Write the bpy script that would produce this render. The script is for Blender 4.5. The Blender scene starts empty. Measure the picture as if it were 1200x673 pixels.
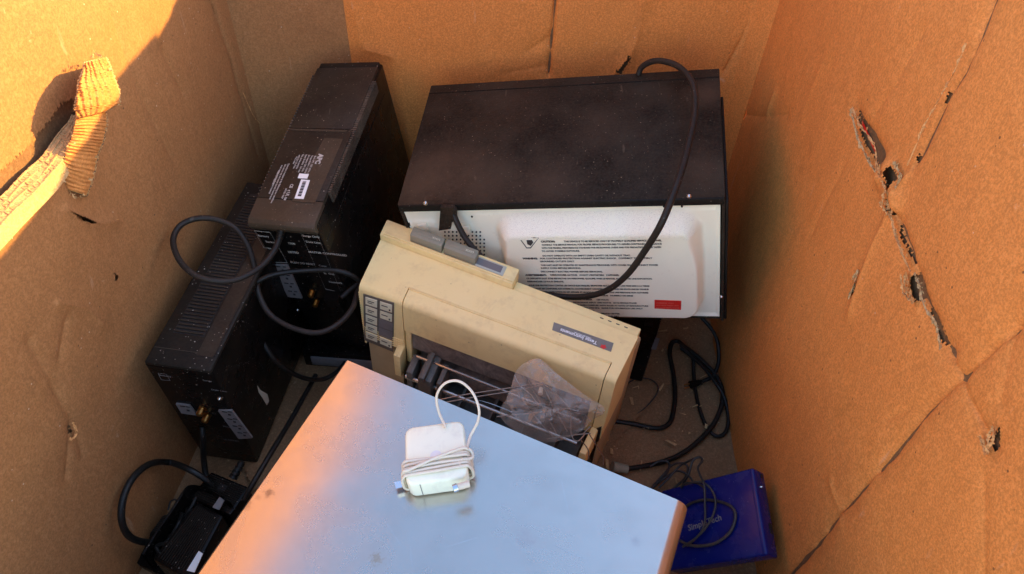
import bpy, bmesh, math, random
import numpy as np
from mathutils import Vector, Matrix, noise as mnoise
random.seed(7); rs=np.random.RandomState(5)
S=bpy.context.scene; COL=S.collection
# ------------------------------------------------------------ camera model (metres, floor of the box z=0)
PC=np.array([600.,336.5]); V1=np.array([675.,-440.]); V2=np.array([560.,1135.])
FP=math.sqrt(-np.dot(V1-PC,V2-PC))
def cd(p): return np.array([p[0]-PC[0],-(p[1]-PC[1]),-FP])
_y=cd(V1);_y/=np.linalg.norm(_y);_z=-cd(V2);_z/=np.linalg.norm(_z);_x=np.cross(_y,_z)
RM=np.stack([_x,_y,_z]); CAM=np.array([0,0,1.0])
def ray(x,y):
    d=RM@cd((x,y)); return d/np.linalg.norm(d)
def at(x,y,axis,val):
    d=ray(x,y); return CAM+d*((val-CAM[axis])/d[axis])
def atz(x,y,z): return at(x,y,2,z)
def proj(p):
    c=RM.T@(np.asarray(p,float)-CAM); return np.array([PC[0]+FP*c[0]/-c[2],PC[1]-FP*c[1]/-c[2]])
def toward(p,k): return CAM+(np.asarray(p)-CAM)*k
cam=bpy.data.cameras.new('camera'); co=bpy.data.objects.new('camera',cam); COL.objects.link(co)
co.matrix_world=Matrix([list(RM[i])+[CAM[i]] for i in range(3)]+[[0,0,0,1]])
cam.sensor_width=36; cam.lens=FP/1200*36; cam.clip_start=.01; cam.clip_end=500
S.camera=co
# ------------------------------------------------------------ local frames of the box-like things
class Fr:
    """trilinear frame: local metres (x right, y back, z up; 0 at the near left top corner) to world"""
    def __init__(s,dims,c,scale=1.0):
        s.w,s.d,s.h=[t*scale for t in dims]
        s.c=np.array([toward(p,scale) for p in c]).reshape(2,2,2,3)
        c=s.c; n=np.cross(c[1,0,0]-c[0,0,0],c[0,1,0]-c[0,0,0]); r=c[1,1,0]-CAM; c[1,1,0]=CAM+r*(np.dot(c[0,0,0]-CAM,n)/np.dot(r,n))
        dn=c[1,0,1]-c[1,0,0]
        for i in (0,1):
            for j in (0,1): c[i,j,1]=c[i,j,0]+dn
        s.o=(s.c[0,0,1]+s.c[1,1,1])/2
    def __call__(s,p):
        u=p[0]/s.w; v=p[1]/s.d; w=-p[2]/s.h; c=s.c
        a=c[0]*(1-u)+c[1]*u; b=a[0]*(1-v)+a[1]*v
        return b[0]*(1-w)+b[1]*w
    def loc(s,px,py,axis,val):
        """local point on the plane axis=val seen at pixel"""
        ax=[i for i in range(3) if i!=axis]; q=np.array([s.w/2,s.d/2,-s.h/2]); q[axis]=val
        for _ in range(12):
            f0=proj(s(q))-np.array([px,py]); J=np.zeros((2,2))
            for k,i in enumerate(ax):
                r=q.copy(); r[i]+=1e-4; J[:,k]=(proj(s(r))-proj(s(q)))/1e-4
            dq=np.linalg.solve(J,-f0); q[ax[0]]+=dq[0]; q[ax[1]]+=dq[1]
        return q
MW=Fr([.5,.2777,.262],[[-0.2153,0.8409,0.3377],[-0.1385,0.9009,0.0247],[-0.201,1.1121,0.3982],[-0.1242,1.172,0.0853],[0.2655,0.7784,0.4425],[0.3250,0.7741,0.1972],[0.2844,1.0488,0.4965],[0.3611,1.1087,0.1835]],.98)
U1=Fr([.1115,.3853,.33],[[-0.4125,0.7382,0.3696],[-0.3765,0.7874,0.0453],[-0.4001,1.1115,0.4273],[-0.3641,1.1607,0.103],[-0.3084,0.7248,0.3788],[-0.2724,0.774,0.0545],[-0.2841,1.1063,0.441],[-0.2481,1.1556,0.1167]],.99)
U2=Fr([.0903,.3559,.2904],[[-0.4985,0.5285,0.2888],[-0.4946,0.5616,-0.0],[-0.4743,0.882,0.3293],[-0.4801,0.915,0.0408],[-0.4064,0.5239,0.2859],[-0.4212,0.5556,0.0014],[-0.3825,0.8759,0.3253],[-0.3883,0.9088,0.0368]],.997)
PR=Fr([.42,.0954,.15],[[-0.2539,0.7057,0.2801],[-0.2681,0.701,0.1302],[-0.2391,0.8019,0.2923],[-0.2434,0.8021,0.1423],[0.1284,0.5675,0.2753],[0.1245,0.5646,0.1233],[0.1646,0.6535,0.2721],[0.1602,0.6537,0.1222]])
ME=Fr([.44,.38,.3],[[-0.3588,0.174,0.2708],[-0.3315,0.2193,-0.0245],[-0.22,0.5216,0.3369],[-0.1927,0.5668,0.0416],[0.0489,0.0089,0.2832],[0.0762,0.0542,-0.0121],[0.1876,0.3564,0.3493],[0.215,0.4017,0.054]],.975)
_n=np.array([-.088,-.02,.99]); _n/=np.linalg.norm(_n)
def _on(x,y,p0): r=ray(x,y); return CAM+r*(np.dot(p0-CAM,_n)/np.dot(r,_n))
_bl=CAM+ray(405,420)*.855; _br=_on(808,590,_bl); _w=np.linalg.norm(_br-_bl); _f=[]
for _a,_p in ((_bl,(228,673)),(_br,(785,673))):
    _v=_on(*_p,_a)-_a; _f.append(_a+_v/np.linalg.norm(_v)*.38)
_dn=np.array([.03,.02,-.30]); _dn=_dn*(.29/np.linalg.norm(_dn))
ME=Fr([_w,.38,.29],[_f[0],_f[0]+_dn,_bl,_bl+_dn,_f[1],_f[1]+_dn,_br,_br+_dn])
DR=Fr([.17,.1246,.0302],[[0.2474,0.4504,-0.0359],[0.27,0.4548,-0.0554],[0.2438,0.5728,-0.0127],[0.2664,0.5772,-0.0322],[0.3597,0.4299,0.0901],[0.3824,0.4343,0.0706],[0.3561,0.5523,0.1132],[0.3788,0.5566,0.0937]],.945)
# ------------------------------------------------------------ objects
def tag(o,label,cat,group=None,kind=None):
    if label: o['label']=label
    if cat: o['category']=cat
    if group: o['group']=group
    if kind: o['kind']=kind
    return o
def thing(name,loc,label,cat,group=None):
    o=bpy.data.objects.new(name,None); COL.objects.link(o); o.location=Vector([float(t) for t in loc]); o.empty_display_size=.05
    return tag(o,label,cat,group)
def wloc(o):
    v=np.array(o.location)
    return v+wloc(o.parent) if o.parent else v
def finish(me,angle=35,smooth=True):
    if smooth:
        me.polygons.foreach_set('use_smooth',[True]*len(me.polygons)); me.set_sharp_from_angle(angle=math.radians(angle))
    me.update()
def mesh(name,V,F,m,parent=None,angle=35,smooth=True,recalc=True):
    """V in world metres"""
    base=wloc(parent) if parent else np.mean(np.asarray(V),axis=0)
    me=bpy.data.meshes.new(name); me.from_pydata((np.asarray(V,float)-base).tolist(),[],F)
    if recalc:
        b=bmesh.new(); b.from_mesh(me); bmesh.ops.recalc_face_normals(b,faces=b.faces); b.to_mesh(me); b.free()
    me.materials.append(m); finish(me,angle,smooth)
    o=bpy.data.objects.new(name,me); COL.objects.link(o)
    if parent: o.parent=parent
    else: o.location=Vector(base.tolist())
    return o
class MB:
    """collects geometry in a local frame, links it as one mesh"""
    def __init__(s,fr=None): s.V=[]; s.F=[]; s.fr=fr
    def add(s,V,F):
        n=len(s.V); s.V+= [np.asarray(v,float) for v in V]; s.F+=[[i+n for i in f] for f in F]; return s
    def bm(s,b):
        b.verts.index_update(); return s.add([v.co[:] for v in b.verts],[[v.index for v in f.verts] for f in b.faces])
    def box(s,x0,x1,y0,y1,z0,z1,bev=0,seg=2,edges=None,div=0):
        b=bmesh.new(); bmesh.ops.create_cube(b,size=1)
        for v in b.verts: v.co=Vector(((x0+x1)/2+v.co.x*(x1-x0),(y0+y1)/2+v.co.y*(y1-y0),(z0+z1)/2+v.co.z*(z1-z0)))
        if bev: bmesh.ops.bevel(b,geom=b.edges[:],offset=bev,segments=seg,profile=.5,affect='EDGES')
        s.bm(b); b.free(); return s
    def prism(s,poly,a0,a1,axis=0,bev=0,seg=2):
        """poly in the two other axes, extruded along axis"""
        b=bmesh.new(); ax=[i for i in range(3) if i!=axis]; vs=[]
        for p in poly:
            c=[0,0,0]; c[ax[0]],c[ax[1]]=p; c[axis]=a0; vs.append(b.verts.new(c))
        f=b.faces.new(vs); r=bmesh.ops.extrude_face_region(b,geom=[f])
        for v in r['geom']:
            if isinstance(v,bmesh.types.BMVert): v.co[axis]=a1
        if bev: bmesh.ops.bevel(b,geom=b.edges[:],offset=bev,segments=seg,profile=.5,affect='EDGES')
        bmesh.ops.recalc_face_normals(b,faces=b.faces); s.bm(b); b.free(); return s
    def cyl(s,p0,p1,r0,r1=None,n=16,cap=True):
        p0=np.array(p0,float);p1=np.array(p1,float); r1=r0 if r1 is None else r1
        d=p1-p0; d/=np.linalg.norm(d); a=np.cross(d,[0,0,1] if abs(d[2])<.9 else [1,0,0]); a/=np.linalg.norm(a); c=np.cross(d,a)
        V=[];F=[]
        for k in range(n):
            t=2*math.pi*k/n; q=a*math.cos(t)+c*math.sin(t); V+= [p0+q*r0,p1+q*r1]
        for k in range(n):
            j=(k+1)%n; F.append([2*k,2*j,2*j+1,2*k+1])
        if cap: F.append([2*k for k in range(n)]); F.append([2*k+1 for k in range(n)])
        return s.add(V,F)
    def tube(s,P,r,n=10,sub=6,closed=False,rf=None):
        P=[np.array(p,float) for p in P]; Q=spline(P,sub,closed); m=len(Q)
        T=[Q[(i+1)%m if closed else min(i+1,m-1)]-Q[(i-1)%m if closed else max(i-1,0)] for i in range(m)]
        T=[t/(np.linalg.norm(t)+1e-12) for t in T]
        a=np.cross(T[0],[0,0,1]); 
        if np.linalg.norm(a)<1e-3: a=np.cross(T[0],[1,0,0])
        a/=np.linalg.norm(a); V=[];F=[]
        for i in range(m):
            a=a-T[i]*np.dot(a,T[i]); a/=np.linalg.norm(a); c=np.cross(T[i],a); rr=r if rf is None else r*rf(i/(m-1))
            for k in range(n):
                t=2*math.pi*k/n; V.append(Q[i]+(a*math.cos(t)+c*math.sin(t))*rr)
        for i in range(m if closed else m-1):
            for k in range(n):
                F.append([i*n+k,i*n+(k+1)%n,((i+1)%m)*n+(k+1)%n,((i+1)%m)*n+k])
        if not closed: F.append(list(range(n))); F.append([(m-1)*n+k for k in range(n)])
        return s.add(V,F)
    def quad(s,fr,pix,axis,val,t=.0008,sgn=None):
        """thin slab seen at four or more pixels, lying on plane axis=val of frame fr (local coordinates)"""
        q=[fr.loc(p[0],p[1],axis,val) for p in pix]
        if sgn is None: sgn=-1 if axis==1 else 1
        n=len(q); e=np.zeros(3); e[axis]=sgn
        V=[p-e*.0004 for p in q]+[p+e*t for p in q]
        return s.add(V,[list(range(n)),list(range(n,2*n))]+[[i,(i+1)%n,n+(i+1)%n,n+i] for i in range(n)])
    def build(s,name,m,parent=None,angle=35,smooth=True):
        V=[s.fr(v) for v in s.V] if s.fr else s.V
        return mesh(name,V,s.F,m,parent,angle,smooth)
class MBS:
    def __init__(s,t): s.t=t
    def tube(s,*a): MB().tube(*a).build('cable_sheath',M['thin'],s.t,angle=80)
def spline(P,sub,closed=False):
    n=len(P); out=[]
    if n==2: return [P[0]+(P[1]-P[0])*t for t in np.linspace(0,1,sub+1)]
    for i in range(n if closed else n-1):
        g=(lambda k:P[k%n]) if closed else (lambda k:P[min(max(k,0),n-1)] if 0<=k<n else (2*P[0]-P[1] if k<0 else 2*P[-1]-P[-2]))
        p0,p1,p2,p3=g(i-1),g(i),g(i+1),g(i+2)
        for j in range(sub):
            t=j/sub; out.append(.5*((2*p1)+(-p0+p2)*t+(2*p0-5*p1+4*p2-p3)*t*t+(-p0+3*p1-3*p2+p3)*t**3))
    if not closed: out.append(P[-1])
    return out
def text2d(txt,size,bold=0,sx=1,align='LEFT',res=2):
    cu=bpy.data.curves.new('t','FONT'); cu.body=txt; cu.size=size; cu.offset=bold; cu.align_x=align; cu.resolution_u=res
    o=bpy.data.objects.new('t',cu); me=bpy.data.meshes.new_from_object(o)
    V=[(v.co.x*sx,v.co.y) for v in me.vertices]; F=[list(p.vertices) for p in me.polygons]
    bpy.data.objects.remove(o); bpy.data.meshes.remove(me); bpy.data.curves.remove(cu)
    return V,F
# ------------------------------------------------------------ materials
class N:
    def __init__(s,name):
        s.m=bpy.data.materials.new(name); s.m.use_nodes=True; s.t=s.m.node_tree; s.b=s.t.nodes['Principled BSDF']
        s.tc=s.t.nodes.new('ShaderNodeTexCoord').outputs['Object']
    def n(s,ty,**k):
        o=s.t.nodes.new(ty)
        for a,v in k.items(): setattr(o,a,v)
        return o
    def l(s,a,b): s.t.links.new(a,b)
    def noise(s,scale,detail=4,rough=.6,vec=None,dist=0):
        o=s.n('ShaderNodeTexNoise'); o.inputs['Scale'].default_value=scale; o.inputs['Detail'].default_value=detail; o.inputs['Roughness'].default_value=rough; o.inputs['Distortion'].default_value=dist
        s.l(vec or s.tc,o.inputs['Vector']); return o.outputs['Fac']
    def vor(s,scale,vec=None):
        o=s.n('ShaderNodeTexVoronoi'); o.inputs['Scale'].default_value=scale; s.l(vec or s.tc,o.inputs['Vector']); return o
    def mapv(s,scale,loc=(0,0,0),rot=(0,0,0)):
        o=s.n('ShaderNodeMapping'); o.inputs['Scale'].default_value=scale; o.inputs['Location'].default_value=loc; o.inputs['Rotation'].default_value=rot; s.l(s.tc,o.inputs['Vector']); return o.outputs['Vector']
    def ramp(s,f,a,b,c0=0.,c1=1.):
        o=s.n('ShaderNodeMapRange'); o.clamp=True
        for i,v in enumerate((a,b,c0,c1)): o.inputs[i+1].default_value=v
        s.l(f,o.inputs[0]); return o.outputs[0]
    def mix(s,f,a,b,ty='MIX'):
        o=s.n('ShaderNodeMix',data_type='RGBA',blend_type=ty)
        for i,v in ((0,f),(6,a),(7,b)):
            if hasattr(v,'is_linked') or hasattr(v,'links'): s.l(v,o.inputs[i])
            elif i==0: o.inputs[0].default_value=v
            else: o.inputs[i].default_value=(*v,1)
        return o.outputs[2]
    def math(s,op,a,b=0.):
        o=s.n('ShaderNodeMath',operation=op)
        for i,v in ((0,a),(1,b)):
            if hasattr(v,'links'): s.l(v,o.inputs[i])
            else: o.inputs[i].default_value=v
        return o.outputs[0]
    def specks(s,scale,size,keep=.5):
        v=s.vor(scale); a=s.math('LESS_THAN',v.outputs['Distance'],size); sp=s.n('ShaderNodeSeparateColor'); s.l(v.outputs['Color'],sp.inputs[0])
        return s.math('MULTIPLY',a,s.math('LESS_THAN',sp.outputs[0],keep))
    def bump(s,h,strength,dist=.001,normal=None):
        o=s.n('ShaderNodeBump'); o.inputs['Strength'].default_value=strength; o.inputs['Distance'].default_value=dist; s.l(h,o.inputs['Height'])
        if normal: s.l(normal,o.inputs['Normal'])
        return o.outputs['Normal']
    def set(s,**k):
        for a,v in k.items():
            i=s.b.inputs[a.replace('_',' ')]
            if hasattr(v,'links'): s.l(v,i)
            else: i.default_value=(*v,1) if isinstance(v,tuple) and len(v)==3 else v
        return s.m
def dusted(m,fr,spots,col):
    nt=m.node_tree; b=nt.nodes['Principled BSDF']; src=b.inputs['Base Color'].links[0].from_socket; tc=nt.nodes.new('ShaderNodeTexCoord').outputs['Object']
    for (p,r,amt) in spots:
        v=nt.nodes.new('ShaderNodeVectorMath'); v.operation='DISTANCE'; nt.links.new(tc,v.inputs[0]); v.inputs[1].default_value=tuple(float(t) for t in (fr(fr.loc(p[0],p[1],2,0))-fr.o))
        no=nt.nodes.new('ShaderNodeTexNoise'); no.inputs['Scale'].default_value=45; no.inputs['Detail'].default_value=7; no.inputs['Roughness'].default_value=.75; nt.links.new(tc,no.inputs['Vector'])
        ma=nt.nodes.new('ShaderNodeMath'); ma.operation='MULTIPLY_ADD'; nt.links.new(no.outputs['Fac'],ma.inputs[0]); ma.inputs[1].default_value=r*1.6; nt.links.new(v.outputs['Value'],ma.inputs[2])
        mr=nt.nodes.new('ShaderNodeMapRange'); nt.links.new(ma.outputs[0],mr.inputs[0]); mr.inputs[1].default_value=r*1.0; mr.inputs[2].default_value=r*2.1; mr.inputs[3].default_value=amt; mr.inputs[4].default_value=0
        mx=nt.nodes.new('ShaderNodeMix'); mx.data_type='RGBA'; nt.links.new(mr.outputs[0],mx.inputs[0]); nt.links.new(src,mx.inputs[6]); mx.inputs[7].default_value=(*col,1); src=mx.outputs[2]
    nt.links.new(src,b.inputs['Base Color'])
def cardboard(name,base,dark,stain=.5,flute=True,bs=.35):
    n=N(name)
    big=n.ramp(n.noise(3.2,5,.6),.35,.7); mid=n.ramp(n.noise(26,5,.65),.3,.75)
    fine=n.noise(420,3,.7); fib=n.noise(150,4,.7,vec=n.mapv((1,1,.18)))
    c=n.mix(n.math('MULTIPLY',big,stain),base,dark)
    c=n.mix(n.ramp(fine,.42,.58,0,.5),c,tuple(t*.46 for t in base)); c=n.mix(n.ramp(n.noise(120,4,.75),.45,.62,0,.2),c,tuple(t*.5 for t in base)); c=n.mix(n.ramp(n.noise(240,3,.7),.50,.62,0,.34),c,tuple(min(1,t*1.35+.02) for t in base)); c=n.mix(n.ramp(fib,.5,.66,0,.25),c,tuple(t*.62 for t in base))
    c=n.mix(n.math('MULTIPLY',n.specks(60,.06,.22),.5),c,(.70,.56,.42)); c=n.mix(n.math('MULTIPLY',n.ramp(n.noise(16,7,.8),.66,.72),.35),c,(.78,.55,.36)); c=n.mix(n.math('MULTIPLY',n.ramp(n.noise(9,6,.75,dist=.8),.60,.70),.35),c,tuple(t*.5 for t in base)); c=n.mix(n.math('MULTIPLY',n.specks(42,.055,.3),.7),c,(.05,.03,.018))
    scr=n.ramp(n.noise(75,3,.5,vec=n.mapv((1,.6,.12),rot=(.5,0,0))),.70,.74); c=n.mix(n.math('MULTIPLY',scr,.2),c,(.62,.45,.3))
    h=n.math('ADD',n.math('MULTIPLY',fine,.35),n.math('MULTIPLY',mid,1.2))
    nn=n.bump(h,bs,.0012)
    if flute:
        w=n.n('ShaderNodeTexWave',wave_type='BANDS',bands_direction='DIAGONAL'); w.inputs['Scale'].default_value=28; w.inputs['Distortion'].default_value=.6
        n.l(n.mapv((1,1,0)),w.inputs['Vector']); nn=n.bump(w.outputs['Fac'],.14,.0006,nn)
    return n.set(Base_Color=c,Roughness=n.ramp(mid,0,1,.62,.85),Normal=nn,Specular_IOR_Level=.3)
def plastic(name,base,dust=(.30,.22,.15),damt=.35,rough=.32,speck=.6,bs=.12,spk=(.45,.38,.3),spec=.5,dscale=9):
    n=N(name)
    d=n.ramp(n.noise(dscale,6,.65),.38,.72,0,damt); f=n.ramp(n.noise(260,3,.7),.4,.8,0,damt*.8)
    c=n.mix(d,base,dust); c=n.mix(f,c,dust)
    if speck:
        c=n.mix(n.math('MULTIPLY',n.specks(95,.085,.45),speck),c,spk); c=n.mix(n.math('MULTIPLY',n.specks(210,.13,.35),speck*.7),c,spk)
    sc=n.ramp(n.noise(90,3,.5,vec=n.mapv((1,.12,1),rot=(0,0,.9))),.70,.75); c=n.mix(n.math('MULTIPLY',sc,damt*.22),c,spk)
    return n.set(Base_Color=c,Roughness=n.ramp(n.noise(14,5,.6),.3,.75,rough,min(1,rough+.28)),Normal=n.bump(n.noise(330,3,.6),bs,.0006),Specular_IOR_Level=spec)
def plain(name,col,rough=.5,metal=0,spec=.5,var=.12):
    n=N(name); c=n.mix(n.ramp(n.noise(60,4,.6),.3,.75),col,tuple(t*(1-var*2) for t in col))
    return n.set(Base_Color=c,Roughness=rough,Metallic=metal,Specular_IOR_Level=spec)
M={}
M['card']=cardboard('cardboard_wall',(.76,.262,.058),(.62,.20,.043),.6)  # same board as the left wall, oranger to carry the warm bounce light
M['cardl']=cardboard('cardboard_wall_shade_tone',(.375,.165,.058),(.29,.125,.042),.7)  # same board, base colour darkened to hold the left side's shade
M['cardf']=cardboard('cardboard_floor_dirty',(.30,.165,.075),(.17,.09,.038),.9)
M['cardt']=cardboard('torn_cardboard',(.70,.34,.12),(.60,.27,.09),.6,False,.6)
M['cardm']=cardboard('liner_paper_shade_tone',(.22,.11,.045),(.12,.06,.03),.7,False,.6)  # liner colour darkened so slits and holes look shaded inside
M['cardo']=cardboard('torn_flute_paper',(.60,.25,.07),(.46,.17,.045),.7,False,.6)
M['cardd']=cardboard('cardboard_core',(.16,.10,.06),(.08,.05,.03),.7,False,.6)
M['cardi']=cardboard('raw_paper_edge',(.58,.36,.16),(.36,.21,.09),.8,False,.8)
M['black']=plastic('black_glossy_plastic',(.003,.0025,.0025),damt=.02,rough=.16,speck=.8,spec=.13,spk=(.3,.24,.19))
M['btop']=plastic('dusty_black_plastic',(.014,.010,.007),dust=(.055,.042,.028),damt=.6,rough=.36,speck=.8,spec=.25,spk=(.4,.33,.26))
M['btop2']=plastic('very_dusty_black_plastic',(.007,.0055,.004),dust=(.035,.024,.015),damt=.5,rough=.42,speck=.9,spec=.18,spk=(.42,.36,.3))
M['bstrip']=plastic('brown_dust_film_plastic',(.045,.032,.020),dust=(.085,.062,.042),damt=.6,rough=.33,speck=.4,spec=.25)
M['fin']=plastic('black_fin_plastic',(.02,.016,.013),damt=.4,rough=.4,speck=.2)
M['mwtop']=plastic('dusty_black_steel',(.014,.009,.006),dust=(.046,.033,.022),damt=1.0,rough=.5,speck=.8,bs=.9,spk=(.24,.17,.11),dscale=11,spec=.10)
M['mwblack']=plastic('black_painted_steel',(.003,.003,.003),damt=.04,rough=.45,speck=.2,spec=.2)
M['cable']=plastic('black_cable_rubber',(.005,.005,.005),dust=(.06,.045,.03),damt=.2,rough=.36,speck=.15,spec=.3)
M['cableg']=plastic('grey_dusty_cable_rubber',(.010,.008,.007),dust=(.055,.036,.024),damt=.4,rough=.42,speck=.2,spec=.28)
M['greyp']=plastic('grey_outlet_plastic',(.16,.15,.15),dust=(.2,.16,.12),damt=.3,rough=.45,speck=.3)
M['slot']=plain('outlet_slot_black',(.004,.004,.004),.6)
M['brass']=plain('brass_connector',(.75,.45,.16),.28,1)
M['steel']=plain('steel_screw',(.7,.68,.66),.25,1)
M['chrome']=plain('bright_rod_steel',(.72,.74,.78),.22,1)
M['ink']=plain('dark_print_ink',(.05,.045,.045),.6)
M['whiteink']=plain('pale_print_ink',(.45,.42,.38),.6)
M['whitel']=plain('white_paper_label',(.82,.82,.8),.55,var=.06)
M['red']=plain('red_sticker',(.72,.02,.012),.45)
M['redl']=plain('pale_red_ink',(.85,.3,.22),.5)
M['greyblk']=plastic('grey_latch_plastic',(.25,.235,.165),dust=(.33,.29,.19),damt=.5,rough=.5,speck=0)
M['window']=plastic('pale_green_window_plastic',(.45,.47,.38),dust=(.5,.46,.36),damt=.5,rough=.35,speck=0)
M['strip']=plain('grey_name_plate',(.21,.19,.155),.45)
M['keypad']=plain('brown_keypad_membrane',(.15,.125,.095),.45)
M['key']=plain('cream_key',(.76,.72,.50),.5,var=.08)
M['keyg']=plain('grey_key_field',(.2,.18,.17),.5)
M['mech']=plastic('dusty_dark_mechanism',(.065,.065,.058),dust=(.24,.21,.17),damt=.5,rough=.4,speck=.5)
M['cord_w']=plastic('off_white_cable',(.78,.70,.56),dust=(.6,.5,.36),damt=.5,rough=.4,speck=0)
M['wire']=plain('thin_steel_wire',(.34,.25,.19),.4,.7)
M['thin']=plastic('thin_black_wire_jacket',(.012,.012,.014),damt=.15,rough=.35,speck=0)
def cream():
    n=N('aged_cream_plastic')
    a=n.ramp(n.noise(5,6,.65),.3,.75); b=n.ramp(n.noise(38,5,.7),.52,.78)
    c=n.mix(a,(.93,.73,.33),(.88,.67,.28)); c=n.mix(n.math('MULTIPLY',b,.35),c,(.52,.36,.17))
    sm=n.ramp(n.noise(13,7,.75,dist=.5),.54,.74); c=n.mix(n.math('MULTIPLY',sm,.30),c,(.38,.26,.14))
    c=n.mix(n.math('MULTIPLY',n.specks(60,.06,.3),.6),c,(.2,.13,.08))
    return n.set(Base_Color=c,Roughness=n.ramp(n.noise(20,4,.6),.3,.7,.42,.62),Normal=n.bump(n.noise(520,2,.5),.14,.0005))
M['cream']=cream()
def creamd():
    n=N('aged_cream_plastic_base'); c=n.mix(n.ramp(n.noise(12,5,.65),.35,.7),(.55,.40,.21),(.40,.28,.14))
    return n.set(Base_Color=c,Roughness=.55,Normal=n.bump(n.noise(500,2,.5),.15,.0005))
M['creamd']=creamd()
def white():
    n=N('white_painted_steel')
    g=n.ramp(n.noise(6,5,.6),.35,.7); c=n.mix(g,(.96,.90,.70),(.90,.83,.64))
    c=n.mix(n.math('MULTIPLY',n.ramp(n.noise(60,5,.7),.6,.8),.25),c,(.45,.33,.23))
    return n.set(Base_Color=c,Roughness=n.ramp(g,0,1,.30,.42),Normal=n.bump(n.noise(300,2,.5),.05,.0005))
M['white']=white()
def dustpatch():
    n=N('dust_on_white_steel'); g=n.ramp(n.noise(900,4,.8),.52,.66,0,.6); c=n.mix(g,(.96,.90,.72),(.40,.32,.25))
    return n.set(Base_Color=c,Roughness=.8,Normal=n.bump(n.noise(500,4,.7),.35,.001))
M['dustw']=dustpatch()
def steelbox():
    n=N('brushed_steel_sheet')
    br=n.noise(300,3,.6,vec=n.mapv((1,.05,1),rot=(0,0,.3))); sm=n.ramp(n.noise(7,6,.7,dist=.6),.35,.75); fs=n.noise(60,5,.75)
    c=n.mix(sm,(.53,.495,.45),(.47,.44,.405)); c=n.mix(n.ramp(n.noise(420,3,.7),.45,.62,0,.10),c,(.5,.48,.46))
    c=n.mix(n.math('MULTIPLY',n.specks(170,.06,.25),.3),c,(.3,.26,.22)); c=n.mix(n.ramp(n.noise(20,3,.6,dist=.4),.48,.72,0,.26),c,(.36,.34,.31))
    sc=n.ramp(n.noise(45,2,.4,vec=n.mapv((1,.05,1),rot=(0,0,-.5))),.69,.72); c=c
    def blot(p,r,col,amt,cc,ns=70):
        v=n.n('ShaderNodeVectorMath',operation='DISTANCE'); n.l(n.tc,v.inputs[0]); v.inputs[1].default_value=p
        d=n.math('ADD',v.outputs['Value'],n.math('MULTIPLY',n.math('SUBTRACT',n.noise(ns*2.2,5,.8),.5),r*4.2))
        return n.mix(n.ramp(d,r*.25,r*.9,amt,0),cc,col)
    o=ME.o; q=lambda x,y:tuple(ME(ME.loc(x,y,2,0))-o)
    c=blot(q(316,578),.007,(.22,.2,.19),.85,c); c=blot(q(290,592),.007,(.3,.26,.22),.6,c); c=blot(q(302,583),.005,(.3,.26,.22),.4,c)
    c=blot(q(441,655),.008,(.38,.25,.13),.5,c,120); c=blot(q(615,632),.012,(.45,.38,.36),.45,c)
    c=blot(q(745,634),.006,(.33,.3,.3),.5,c,160)
    return n.set(Base_Color=c,Metallic=.93,Roughness=n.ramp(n.math('ADD',n.math('MULTIPLY',sm,.8),n.math('MULTIPLY',fs,.2)),.2,.8,.22,.32),Normal=n.bump(n.noise(4,2,.5),.06,.02))
M['sheet']=steelbox()
def blue():
    n=N('blue_glossy_plastic'); s=n.ramp(n.noise(22,6,.7,dist=.8),.42,.75)
    c=n.mix(n.math('MULTIPLY',s,.25),(.003,.008,.11),(.03,.04,.15)); c=n.mix(n.math('MULTIPLY',n.specks(150,.08,.3),.35),c,(.4,.38,.5))
    return n.set(Base_Color=c,Roughness=n.ramp(s,0,1,.16,.42),Specular_IOR_Level=.3,Normal=n.bump(n.noise(30,4,.6),.03,.002))
M['blue']=blue()
def whitegloss():
    n=N('scuffed_white_plastic'); s=n.ramp(n.noise(40,5,.7,dist=.7),.5,.75)
    c=n.mix(n.math('MULTIPLY',s,.35),(.92,.92,.70),(.55,.50,.40))
    return n.set(Base_Color=c,Roughness=.28,Coat_Weight=.3,Normal=n.bump(n.noise(90,3,.6),.04,.0006))
M['wgloss']=whitegloss()
def film():
    n=N('dirty_clear_plastic_film'); s=n.ramp(n.noise(30,6,.75,dist=1.),.35,.75)
    def rid(sc_,w_,seed): return n.ramp(n.math('ABSOLUTE',n.math('SUBTRACT',n.noise(sc_,2,.4,vec=n.mapv((1,1,1),loc=(seed,0,0)),dist=0),.5)),0,w_,1,0)
    cr=n.math('MULTIPLY',rid(7,.006,0),.5)
    n.set(Base_Color=n.mix(cr,n.mix(s,(.72,.68,.58),(.42,.38,.32)),(.95,.92,.86)),Roughness=.10,Specular_IOR_Level=1.0,Normal=n.bump(cr,.5,.002,n.bump(n.noise(26,3,.6),.7,.008)))
    tr=n.n('ShaderNodeBsdfTransparent'); tr.inputs[0].default_value=(.9,.86,.82,1); mx=n.n('ShaderNodeMixShader')
    n.l(n.math('ADD',n.ramp(n.noise(22,5,.7),.35,.75,.22,.48),n.math('MULTIPLY',cr,.2)),mx.inputs[0]); n.l(tr.outputs[0],mx.inputs[1]); n.l(n.b.outputs[0],mx.inputs[2])
    n.l(mx.outputs[0],n.t.nodes['Material Output'].inputs['Surface']); return n.m
M['film']=film()
def smoke():
    n=N('dirty_smoked_window'); s=n.ramp(n.noise(22,6,.75,dist=1.5),.38,.7)
    return n.set(Base_Color=n.mix(s,(.10,.08,.065),(.33,.27,.22)),Roughness=.45,Normal=n.bump(n.noise(80,4,.7),.2,.001))
M['smoke']=smoke()
dusted(M['mwtop'],MW,[((492,215),.055,.75),((520,190),.06,.5),((560,215),.06,.45),((640,215),.05,.4),((828,110),.03,.7),((820,200),.05,.45),((600,120),.06,.25),((700,150),.05,.25)],(.085,.052,.032))
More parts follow.
